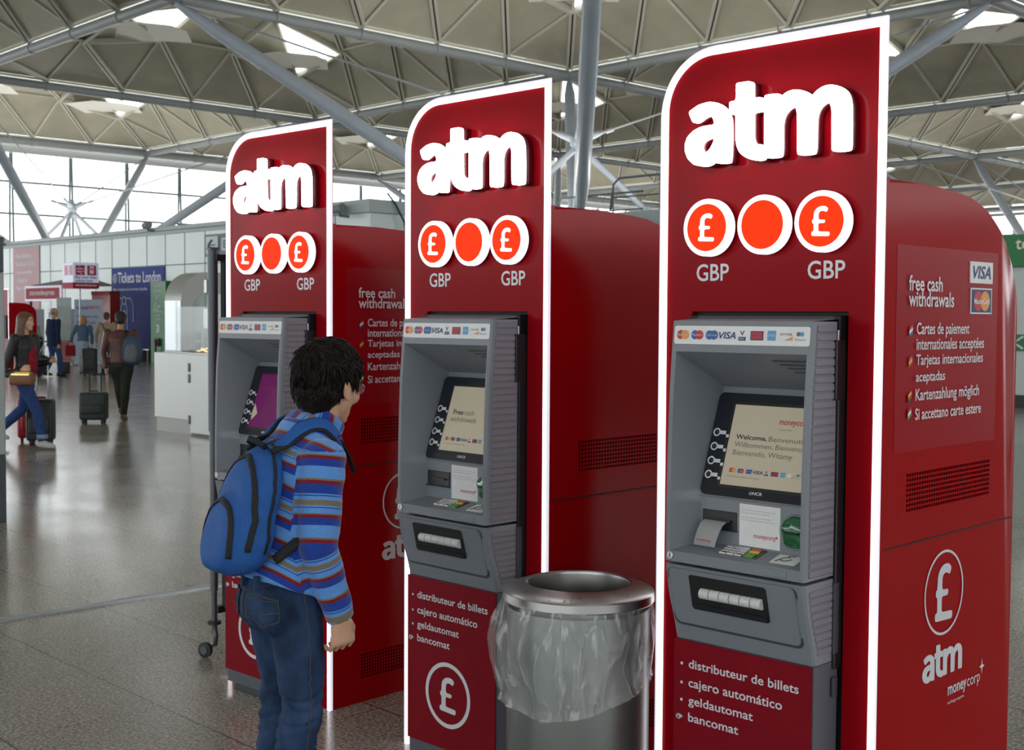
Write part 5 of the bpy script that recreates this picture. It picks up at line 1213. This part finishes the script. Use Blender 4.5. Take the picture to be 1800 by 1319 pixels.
# fleece
bm = NB()
tube(bm, [(0, -.022, .768), (0, -.005, .82), (0, .0, .88), (0, .010, .97), (0, .025, 1.05), (0, .045, 1.125), (0, .065, 1.175), (0, .085, 1.205)],
     [(.150, .118), (.152, .118), (.146, .110), (.148, .108), (.152, .108), (.146, .098), (.110, .080), (.075, .070)], 28, side=(1, 0, 0))
tube(bm, [(0, .080, 1.180), (0, .095, 1.200), (0, .106, 1.222), (0, .111, 1.230)], [.076, .067, .067, .063], 20)
for a in 'RL':
    sh, el, wr = bJ['sh'+a], bJ['el'+a], bJ['wr'+a]; ell(bm, sh-Vector((0, 0, .004)), (.060, .064, .056))
    tube(bm, [sh, sh.lerp(el, .25), sh.lerp(el, .6), el, el.lerp(wr, .3), el.lerp(wr, .7), wr+(wr-el)*.04], [.058, .062, .058, .053, .051, .044, .036], 16)
me = voxel(bm, .0055, 3)
def fold(co):
    n = noise.noise(Vector((co.x*9, co.y*9, co.z*16)))*.0045+noise.ridged_multi_fractal(Vector((co.x*5, co.y*5+2, co.z*8)), 1, 2, 3, 1, 2)*.0030-.003
    return n
nrm = [v.normal.copy() for v in me.vertices]
for v, nn in zip(me.vertices, nrm): v.co += nn*fold(v.co)
at = me.attributes.new('stripe', 'FLOAT', 'POINT')
def seg_d(p, a, b):
    ab = b-a; t = max(0, min(1, (p-a).dot(ab)/ab.length_squared)); return (p-(a+ab*t)).length, t
for v in me.vertices:
    p = v.co; best = None
    for a in 'RL':
        sh, el, wr = bJ['sh'+a], bJ['el'+a], bJ['wr'+a]; L1 = (el-sh).length
        d1, t1 = seg_d(p, sh, el); d2, t2 = seg_d(p, el, wr)
        d, s_ = (d1, t1*L1) if d1 < d2 else (d2, L1+t2*(wr-el).length)
        if d1 < d2: s_ = (p-sh).dot((el-sh).normalized())
        if best is None or d < best[0]: best = (d, s_, L1)
    side_x = abs(p.x)
    onarm = best[0] < .072 and side_x > .098+max(0, (1.17-p.z))*.10 and p.z < 1.145
    if p.z > 1.182 and (Vector((p.x, p.y-.1)).length < .095): s_ = (math.atan2(p.x, p.y-.1)*.065)+.3*p.z; val = s_/.155
    elif onarm: val = (best[1]-.067)/.155
    else: val = (-(p.z+.60*p.y)+1.02)/.155
    at.data[v.index].value = val+20
link_mesh('fleece', me, stripe_mat(), BOY)
m = NB(); pts = []
for k in range(15):
    a = -PI*.15+PI*1.15*k/14; pts.append(Vector((.118+.012*math.sin(a*2), .035+.070*math.cos(a+PI*.5)*-1, 1.118+.062*math.sin(a))))
tube(m, pts, .0022, 5); obj('sleeve_seam', m, mkmat('seam_thread', srgb(90, 50, 110), .9), BOY, True)
# jeans
bm = NB()
tube(bm, [(0, -.01, .665), (0, -.012, .70), (0, -.012, .74), (0, -.010, .785), (0, -.008, .83)], [(.115, .098), (.138, .118), (.138, .118), (.130, .108), (.125, .102)], 24, side=(1, 0, 0))
for sx in (1, -1):
    ell(bm, (sx*.065, -.055, .715), (.068, .062, .080))
    tube(bm, [(sx*.066, -.008, .72), (sx*.070, -.004, .64), (sx*.069, .006, .56), (sx*.066, .012, .47), (sx*.064, .006, .40), (sx*.064, -.006, .30), (sx*.066, -.012, .18), (sx*.068, -.012, .065)], [.074, .073, .066, .059, .056, .057, .053, .056], 20)
me = voxel(bm, .0055, 3); nrm = [v.normal.copy() for v in me.vertices]
for v, nn in zip(me.vertices, nrm):
    p = v.co; k = max(0, min(1, (.56-p.z)/.12))
    w = noise.ridged_multi_fractal(Vector((p.x*7, p.y*7, p.z*26+noise.noise(p*9)*1.5)), 1, 2, 3, 1, 2)*.0085-.008
    w2 = noise.noise(Vector((p.x*14, p.y*14, p.z*9)))*.004
    v.co += nn*(w*k+w2)
jn = link_mesh('jeans', me, M['denim'], BOY)
bv_ = None
from mathutils.bvhtree import BVHTree
bvh = BVHTree.FromPolygons([v.co for v in me.vertices], [p.vertices for p in me.polygons])
def onto(p, off=.002):
    q, n, i, d = bvh.find_nearest(Vector(p)); return q+n*off
def stitch(name, pts, r, mat, par, off=.0015, sub=6):
    P_ = []
    for a, b in zip(pts, pts[1:]):
        for k in range(sub): P_.append(onto(Vector(a).lerp(Vector(b), k/sub), off))
    P_.append(onto(pts[-1], off)); m = NB(); tube(m, P_, r, 5); return obj(name, m, mat, par, True)
for sx in (1, -1):
    c = [(sx*.036, -.2, .780), (sx*.150, -.10, .765), (sx*.152, -.10, .692), (sx*.098, -.16, .655), (sx*.040, -.2, .692), (sx*.036, -.2, .780)]
    m = NB(); grid = []
    A, B_, C_, D_, E_ = [Vector(x) for x in c[:5]]
    rows = [(A, B_), (A.lerp(E_, .5), B_.lerp(C_, .5)), (E_, C_), (E_.lerp(D_, .7), C_.lerp(D_, .7))]
    for (p, q) in rows: grid.append([m.verts.new(onto(p.lerp(q, k/8), .0028)) for k in range(9)])
    for r_ in range(3):
        for k in range(8): m.faces.new((grid[r_][k], grid[r_][k+1], grid[r_+1][k+1], grid[r_+1][k]))
    pk = obj('back_pocket', m, M['denim'], jn, True)
    for off in (0, .006): stitch('pocket_stitching', [Vector(p)*1+Vector((0, 0, -off*.5)) for p in c], .0009, M['stitch'], pk, .0042)
    stitch('pocket_stitching', [(sx*.040, -.2, .728), (sx*.085, -.17, .708), (sx*.1, -.15, .710), (sx*.150, -.10, .722)], .0013, M['stitch'], pk, .0042)
    stitch('pocket_stitching', [(sx*.037, -.2, .770), (sx*.150, -.10, .755)], .0011, M['stitch'], pk, .0042)
stitch('side_seam', [(.2, -.02, .79), (.2, -.01, .70), (.2, -.0, .60), (.2, .005, .48), (.2, 0, .36), (.2, -.01, .2)], .0013, M['stitch'], jn, .001, 10)
stitch('yoke_seam', [(0, -.2, .785), (.06, -.2, .792), (.12, -.14, .798)], .0012, M['stitch'], jn); stitch('centre_seam', [(0, -.2, .80), (0, -.2, .74), (0, -.2, .68), (0, -.15, .64)], .0014, M['stitch'], jn)
for x in (.0, .085): m = NB(); box(m, (x-.006, -.135, .775), (x+.006, -.118, .815), bev=.002); obj('belt_loop', m, M['denim'], jn)
# shoes
for sx in (1, -1):
    bm = NB(); tube(bm, [(sx*.068, -.06, .035), (sx*.068, -.03, .045), (sx*.068, .04, .045), (sx*.07, .11, .035), (sx*.072, .16, .022)], [(.036, .034), (.042, .044), (.042, .044), (.043, .034), (.026, .020)], 16, side=(1, 0, 0))
    vobj('trainer', bm, .007, M['letter_grey'], BOY)
# hair: a shaped cap plus locks combed down and forward
Rm = Matrix.Rotation(HYAW, 3, 'Z') @ Matrix.Rotation(TILT, 3, 'X'); HP = lambda x, y, z: HC+Rm @ Vector((x*.97, y*.97, z*.97))
hm = mkmat('dark_brown_hair', (.009, .0062, .005), .55, noise_amt=.5, nscale=70, bump=.9, bscale=220, spec=.22)
bm = NB(); ell(bm, HP(0, -.012, .036), (.086, .103, .092), Rm, 26, 18); ell(bm, HP(0, -.048, -.022), (.070, .054, .068), Rm, 22, 14); ell(bm, HP(0, -.046, -.074), (.045, .036, .034), Rm, 18, 12); ell(bm, HP(0, .045, .060), (.068, .055, .052), Rm, 18, 12)
me = voxel(bm, .006, 3); nrm = [v.normal.copy() for v in me.vertices]
for v, nn in zip(me.vertices, nrm): v.co += nn*(noise.ridged_multi_fractal(Vector((v.co.x*16, v.co.y*16, v.co.z*9)), 1, 2, 3, 1, 2)*.006-.005)
hr = link_mesh('hair', me, hm, BOY)
hv = BVHTree.FromPolygons([v.co for v in me.vertices], [p.vertices for p in me.polygons])
random.seed(11); bm = NB(); cnt = 0
while cnt < 1500:
    th_ = random.uniform(0, 2*PI); zz = random.uniform(-.75, 1); x, y, z = math.cos(th_)*math.sqrt(1-zz*zz), math.sin(th_)*math.sqrt(1-zz*zz), zz
    lp = Vector((x*.086, -.012+y*.103, .036+z*.092))
    if lp.z < -.035 and lp.y > -.005: continue
    if lp.y > .045 and lp.z < .055: continue
    if abs(lp.x) > .05 and lp.z < .01 and lp.y > -.025: continue
    root = HP(*lp); q, n, i, d = hv.find_nearest(root); cnt += 1
    down = Vector((0, 0, -1)); flow = (down*.9+Vector((0, .55 if z > .2 else -.1, 0))+Vector((random.uniform(-.5, .5), random.uniform(-.5, .5), random.uniform(-.3, .3))))
    flow = (flow-n*flow.dot(n)).normalized(); ln = random.uniform(.018, .038)*(1 if z > -.3 else .7)*(.6 if lp.y > .05 else 1)
    p = q-n*.002; pts = [p]; lift = random.uniform(.12, .38)
    for k in range(4):
        p = p+(flow+n*lift*(1-k*.45)+Vector((0, 0, -.12*k)))*ln/4; pts.append(p.copy())
        qq, nn, i, d = hv.find_nearest(p)
    w = random.uniform(.0022, .0045)
    tube(bm, pts, [w*.8, w, w*.9, w*.6, w*.15], 4, side=n.cross(flow))
obj('hair_locks', bm, hm, hr, True)
# spectacles
gm = mkmat('spectacle_frame', (.25, .26, .27), .25, metal=.9); gl = thing('spectacles', 'thin-rimmed spectacles on the face above the striped fleece', 'glasses', (-.615, 3.45, 0), math.radians(34.8-90))
for sx in (-1, 1):
    pts = [HP(sx*.033+.023*math.cos(a), .104-.006*abs(sx*.033+.023*math.cos(a))/.05, -.004+.016*math.copysign(abs(math.sin(a))**.7, math.sin(a))) for a in [2*PI*k/24 for k in range(25)]]
    m = NB(); tube(m, pts, .0016, 6); obj('rim', m, gm, gl, True)
    m = NB(); poly(m, pts[:-1]); obj('lens', m, mkmat('lens_%d' % (sx+1), (.8, .82, .85), .03, alpha=.35, spec=1), gl)
    m = NB(); tube(m, [HP(sx*.057, .097, .004), HP(sx*.074, .06, .004), HP(sx*.080, -.005, .006), HP(sx*.080, -.028, -.012)], .0016, 6); obj('temple', m, gm, gl, True)
m = NB(); tube(m, [HP(-.010, .104, .0), HP(0, .108, .004), HP(.010, .104, .0)], .0016, 6); obj('bridge', m, gm, gl, True)
# backpack
M['pack'] = mkmat('pack_fabric', srgb(38, 88, 158), .7, noise_amt=.10, nscale=30, bump=.5, bscale=160, spec=.3); M['web'] = mkmat('black_webbing', (.012, .012, .015), .75, bump=.3, bscale=300)
BP = thing('backpack', 'blue rucksack with black zips worn on the back of the striped fleece', 'backpack', (-.615, 3.45, 0), math.radians(34.8-90))
def slab_loft(bm, sl, n=40, pw=3.2):
    rings = []
    for f, w, z0, z1, sh in sl:
        r_ = []
        for k in range(n):
            a = 2*PI*k/n; c, s = math.cos(a), math.sin(a); c = math.copysign(abs(c)**(2/pw), c); s = math.copysign(abs(s)**(2/pw), s)
            zc, hz = (z0+z1)/2, (z1-z0)/2; tp = 1-.22*max(0, s)**2
            r_.append(bm.verts.new((.01+w*c*tp, f+sh*s, zc+hz*s)))
        rings.append(r_)
    for a, b in zip(rings, rings[1:]):
        for k in range(n): bm.faces.new((a[k], a[(k+1) % n], b[(k+1) % n], b[k]))
    bm.faces.new(rings[0][::-1]); bm.faces.new(rings[-1])
bm = NB(); slab_loft(bm, [(-.070, .080, .85, 1.13, .03), (-.080, .112, .825, 1.150, .033), (-.11, .126, .812, 1.155, .036), (-.140, .126, .808, 1.138, .038), (-.168, .112, .818, 1.108, .036), (-.186, .085, .845, 1.065, .03)])
slab_loft(bm, [(-.16, .098, .822, 1.03, .02), (-.192, .100, .822, 1.030, .022), (-.212, .085, .835, 1.010, .02), (-.222, .055, .86, .975, .015)], pw=2.8)
me = voxel(bm, .006, 4); nrm = [v.normal.copy() for v in me.vertices]
for v, nn in zip(me.vertices, nrm): v.co += nn*(noise.noise(Vector((v.co.x*8, v.co.y*8, v.co.z*11)))*.006+noise.ridged_multi_fractal(Vector((v.co.x*4, v.co.y*6, v.co.z*7)), 1, 2, 3, 1, 2)*.003-.003)
pb = link_mesh('pack_body', me, M['pack'], BP)
bvh = BVHTree.FromPolygons([v.co for v in me.vertices], [p.vertices for p in me.polygons])
def zipline(name, pts, w, par, off=.002, sub=5):
    P_ = []
    for a, b in zip(pts, pts[1:]):
        for k in range(sub): P_.append(Vector(a).lerp(Vector(b), k/sub))
    P_.append(Vector(pts[-1])); Q = []; sd = []
    for p in P_: q, n, i, d = bvh.find_nearest(p); Q.append(q+n*off); sd.append(n)
    tg = [(Q[min(i+1, len(Q)-1)]-Q[max(i-1, 0)]).normalized() for i in range(len(Q))]
    m = NB(); tube(m, Q, (w, .0022), 8, side=[t.cross(n) for t, n in zip(tg, sd)]); return obj(name, m, M['web'], par, True)
zipline('main_zip', [(.20, -.20, .88), (.19, -.185, .98), (.15, -.18, 1.08), (.08, -.18, 1.15), (0, -.18, 1.2), (-.08, -.18, 1.15), (-.15, -.18, 1.06), (-.19, -.19, .95)], .0085, pb)
zipline('pocket_zip', [(.16, -.262, .86), (.15, -.255, .95), (.11, -.25, 1.02), (0, -.25, 1.07), (-.1, -.25, 1.02), (-.16, -.255, .9)], .0085, pb)
zipline('piping', [(.2, -.09, .85), (.2, -.085, 1.0), (.16, -.08, 1.13), (.0, -.08, 1.2), (-.16, -.08, 1.13)], .005, pb)
fb = [o for o in BOY.children if o.name.startswith('fleece')][0].data
bvh = BVHTree.FromPolygons([v.co for v in fb.vertices], [p.vertices for p in fb.polygons])
def strap(name, pts, w, mat, par, off=.006, free=()):
    P_ = []
    for i, (a, b) in enumerate(zip(pts, pts[1:])):
        for k in range(5): P_.append((Vector(a).lerp(Vector(b), k/5), i in free))
    P_.append((Vector(pts[-1]), (len(pts)-2) in free)); Q = []; sd = []
    for p, fr_ in P_:
        q, n, i, d = bvh.find_nearest(p)
        Q.append(p if fr_ else q+n*off); sd.append(n)
    for _ in range(2): Q = [Q[0]]+[(Q[i-1]+Q[i]*2+Q[i+1])/4 for i in range(1, len(Q)-1)]+[Q[-1]]
    tg = [(Q[min(i+1, len(Q)-1)]-Q[max(i-1, 0)]).normalized() for i in range(len(Q))]
    m = NB(); tube(m, Q, (w, .005), 10, side=[t.cross(n) for t, n in zip(tg, sd)], power=3); return obj(name, m, mat, par, True)
for sx in (1, -1):
    path = [(sx*.06+.01, -.085, 1.150), (sx*.072, -.04, 1.165), (sx*.080, .01, 1.20), (sx*.088, .07, 1.21), (sx*.095, .13, 1.14), (sx*.10, .15, 1.08)]
    ow = strap('shoulder_strap', path, .026, M['web'], BP, .006, free=(0,)); strap('strap_panel', path[:5], .019, M['pack'], ow, .0125, free=(0,))
    strap('lower_strap', [(sx*.112, -.088, .858), (sx*.132, -.062, .885), (sx*.146, -.030, .915), (sx*.152, .01, .95)], .014, M['web'], BP, .004, free=(0, 1, 2))
m = NB(); tube(m, [(.100, .110, 1.165), (.103, .135, 1.12), (.106, .150, 1.075)], (.011, .003), 8, side=(1, .2, 0)); obj('strap_end', m, M['web'], BP, True)
m = NB(); tube(m, [(.055, -.085, 1.150), (.045, -.105, 1.168), (.015, -.118, 1.176), (-.015, -.108, 1.168), (-.02, -.085, 1.150)], (.008, .0025), 8, side=(0, .5, 1)); obj('grab_loop', m, M['web'], BP, True)

# ---- travellers
LB = mkmat('black_leather', (.018, .018, .02), .45, noise_amt=.2, nscale=12, bump=.5, bscale=40); BJ = cloth('blue_jeans', srgb(44, 66, 112)); NV = cloth('navy_cloth', srgb(26, 34, 62)); BL = mkmat('brown_leather', srgb(82, 46, 40), .42, noise_amt=.22, nscale=10, bump=.5, bscale=30)
OLV = cloth('dark_olive', srgb(50, 52, 46)); DN = cloth('light_denim', srgb(76, 98, 124)); BG = cloth('beige_cloth', srgb(150, 130, 108)); GN = cloth('dark_green', srgb(26, 52, 40)); SK = cloth('pale_skirt', srgb(150, 158, 172)); GY = cloth('pale_grey', srgb(160, 158, 154))
CASE = mkmat('case_black', (.014, .015, .017), .5, noise_amt=.2, nscale=30); CASE2 = mkmat('case_dark_green', (.022, .030, .028), .55, noise_amt=.2, nscale=20)
W1, P1 = figure('person', 'person with long brown hair in a black jacket and jeans striding right', (-5.50, 14.25, 0), -14, 1.545,
    dict(chest=(0, .01, .74), elR=(.15, -.085, .53), wrR=(.13, .06, .575), elL=(-.14, .0, .60), wrL=(-.12, .135, .635), knR=(.05, .135, .275), anR=(.05, .175, .06), knL=(-.05, -.05, .29), anL=(-.05, -.28, .10)),
    M['skin'], top=LB, hem=.485, trousers=BJ, shoes=mkmat('grey_trainer', srgb(176, 176, 178), .6), hair=hair_long((.11, .055, .026), -.36), build=.95)
bm = NB(); tube(bm, [(0, .085, .80), (.0, .10, .95), (0, .095, 1.08), (0, .06, 1.2)], [(.06, .05), (.065, .055), (.06, .05), (.04, .03)], 14, side=(1, 0, 0)); vobj('red_top', bm, .012, cloth('red_cloth', srgb(130, 30, 40)), W1)
for a in ('R', 'L'):
    m = NB(); q = P1['an'+a]; tube(m, [q+Vector((0, 0, .03)), q+Vector((0, 0, .075))], .062, 14); obj('jeans_cuff', m, cloth('cuff', srgb(120, 135, 160)), W1, True)
hb2 = thing('handbag', 'tan leather handbag with a gold clasp on the arm of the striding long-haired person', 'handbag', (-5.44, 14.02, .725), math.radians(-10))
m = NB(); box(m, (-.14, -.06, 0), (.14, .06, .13), bev=.03, seg=4); obj('bag_body', m, mkmat('tan_leather', srgb(118, 72, 42), .4, noise_amt=.1, nscale=20), hb2, True, 60)
m = NB(); tube(m, [(-.12, 0, .115), (-.10, 0, .138), (.10, 0, .138), (.12, 0, .115)], (.035, .02), 12, side=(0, 1, 0)); box(m, (-.10, -.065, .10), (.12, -.045, .135), bev=.008); obj('clasp', m, mkmat('gold', (.9, .62, .25), .22, metal=1), hb2, True, 60)
m = NB(); tube(m, [(-.11, 0, .12), (-.10, .03, .19), (0, .05, .22), (.10, .03, .19), (.11, 0, .12)], .006, 6); obj('bag_handle', m, M['web'], hb2, True)
suitcase('suitcase', 'black wheeled suitcase directly behind the striding person in the black jacket', (-5.46, 14.62, 0), math.radians(8), .30, .22, .53, CASE, .45)
suitcase('suitcase', 'red suitcase with pale wheels at the edge of the grey totem, behind the black jacket', (-5.70, 15.0, 0), math.radians(20), .34, .22, .52, mkmat('case_red', srgb(170, 22, 40), .4), 0)
W2, P2 = figure('person', 'person in a brown leather jacket and dark trousers walking away', (-5.59, 18.05, 0), 96, 1.572,
    dict(elL=(-.155, -.0, .62), wrL=(-.13, -.03, .475), elR=(.16, .03, .64), wrR=(.14, .12, .62), knR=(.035, .02, .28), anR=(.02, .0, .05), knL=(-.035, .06, .30), anL=(-.02, .12, .10), hiR=(.055, 0, .52), hiL=(-.055, 0, .52)),
    M['skin2'], top=BL, hem=.525, trousers=OLV, shoes=mkmat('tan_shoe', srgb(120, 90, 65), .6), hair=hair_short((.022, .015, .011)), build=1.08, top_r=.98)
bm = NB(); bq = thing('backpack', 'blue and grey backpack hanging from one shoulder of the brown leather jacket', 'backpack', (-5.38, 17.86, .80), math.radians(6))
slab_loft(bm, [(-.09, .09, .06, .33, 0), (-.075, .125, .03, .38, 0), (0, .14, .0, .42, 0), (.06, .125, .02, .41, 0)]); me = voxel(bm, .010, 3); link_mesh('pack_body', me, mkmat('slate_fabric', srgb(52, 72, 96), .7, noise_amt=.1), bq)
bm = NB(); slab_loft(bm, [(-.15, .055, .08, .25, 0), (-.13, .085, .05, .30, 0), (-.08, .09, .04, .32, 0)]); me = voxel(bm, .010, 3); pk = link_mesh('front_pocket', me, mkmat('grey_fabric', srgb(96, 98, 104), .7, noise_amt=.1), bq)
m = NB(); tube(m, [(-.06, .02, .38), (-.09, .06, .46), (-.10, .12, .50), (-.09, .2, .47)], (.018, .005), 8, side=(1, 0, 0)); obj('shoulder_strap', m, M['web'], bq, True)
suitcase('suitcase', 'dark green upright suitcase pulled by the person in brown leather', (-5.84, 17.62, 0), math.radians(4), .36, .24, .43, CASE2, .25, handle_mat=M['web'])
W3, P3 = figure('person', 'balding person in a long navy coat and jeans pulling a trolley case', (-11.17, 30.8, 0), 52, 1.70,
    dict(elR=(.16, -.03, .63), wrR=(.15, -.02, .475), knR=(.05, .06, .28), anR=(.05, .06, .05), knL=(-.05, .0, .28), anL=(-.05, -.10, .07)), M['skin2'], top=NV, hem=.44, trousers=BJ, shoes=M['web'], hair=None, top_r=1.12, build=1.1)
bm = NB(); ell(bm, P3['head']+Vector((0, -.05, .0)), (.080, .055, .06)); vobj('hair', bm, .01, mkmat('grey_hair', (.16, .14, .13), .7), W3)
suitcase('suitcase', 'dark trolley case tilted on its wheels beside the navy coat', (-11.42, 30.15, .02), math.radians(90), .42, .2, .56, CASE, .35, tilt=.42)
W4, P4 = figure('person', 'fair-haired person in a denim jacket and long pale skirt walking away', (-11.20, 33.0, 0), 92, 1.51,
    dict(elL=(-.18, -.02, .65), wrL=(-.21, .0, .53), elR=(.15, 0, .64), wrR=(.14, .04, .5)), M['skin'], top=DN, hem=.55, skirt=SK, shoes=mkmat('pale_shoe', srgb(150, 145, 140), .6), hair=hair_long((.30, .15, .05), -.14), build=1.0)
b4 = thing('shopping_bag', 'small red and dark bag hanging beside the long pale skirt', 'bag', (-11.50, 32.9, .45), .2)
m = NB(); box(m, (-.12, -.05, 0), (.12, .05, .28), bev=.015); obj('bag_body', m, cloth('bag_red', srgb(120, 22, 32)), b4); m = NB(); tube(m, [(-.08, 0, .28), (-.03, 0, .38), (.03, 0, .38), (.08, 0, .28)], .008, 6); obj('bag_handle', m, M['web'], b4, True)
b5 = tag(thing('shoulder_bag', 'dark low bag trailing left of the long pale skirt near the floor', 'bag', (-11.56, 32.6, .0), .3)) 
m = NB(); box(m, (-.14, -.08, 0), (.14, .08, .3), bev=.03, seg=3); obj('bag_body', m, CASE, b5, True, 50)
W5, P5 = figure('person', 'person in a beige jacket with a thin black cross strap walking away', (-10.33, 32.2, 0), 88, 1.60, dict(elL=(-.17, 0, .63), wrL=(-.17, .0, .5)), M['skin2'], top=BG, hem=.43, trousers=GN, shoes=M['web'], hair=hair_short((.07, .03, .018)), build=1.12)
m = NB(); tube(m, [(-.10, -.10, 1.32), (-.02, -.155, 1.20), (.06, -.16, 1.05), (.15, -.12, .90)], (.018, .006), 8, side=(0, 0, 1)); obj('cross_strap', m, M['web'], W5, True)
suitcase('suitcase', 'tall black suitcase standing between the pale skirt and the beige jacket', (-10.60, 31.7, 0), math.radians(3), .34, .24, .68, CASE, 0)
figure('person', 'person in a royal blue top with head bowed at the far left', (-14.62, 37.6, 0), 60, 1.68, dict(neck=(0, .05, .83), head=(0, .09, .905), elR=(.14, .08, .64), wrR=(.08, .18, .62), elL=(-.14, .08, .64), wrL=(-.08, .18, .62)), M['skin2'], top=cloth('royal_cloth', srgb(34, 36, 92)), hem=.45, trousers=NV, shoes=M['web'], hair=hair_short((.05, .03, .02)), vs=.016)
figure('person', 'person in a pale grey top bending at a ticket machine beyond the black jacket', (-13.95, 37.2, 0), 150, 1.55, dict(waist=(0, .03, .60), chest=(0, .12, .70), neck=(0, .20, .76), head=(0, .26, .82), shR=(.115, .14, .74), shL=(-.115, .14, .74), elR=(.14, .2, .60), wrR=(.12, .28, .56), elL=(-.14, .2, .60), wrL=(-.12, .28, .56)), M['skin2'], top=GY, hem=.47, trousers=CASE, shoes=M['web'], hair=hair_short((.05, .04, .03)), vs=.016)
figure('person', 'small brown-haired person half hidden by the grey totem', (-14.42, 36.2, 0), 100, 1.12, {}, M['skin'], top=cloth('child_top', srgb(110, 110, 120)), trousers=NV, shoes=M['web'], hair=hair_short((.09, .04, .02)), vs=.014)
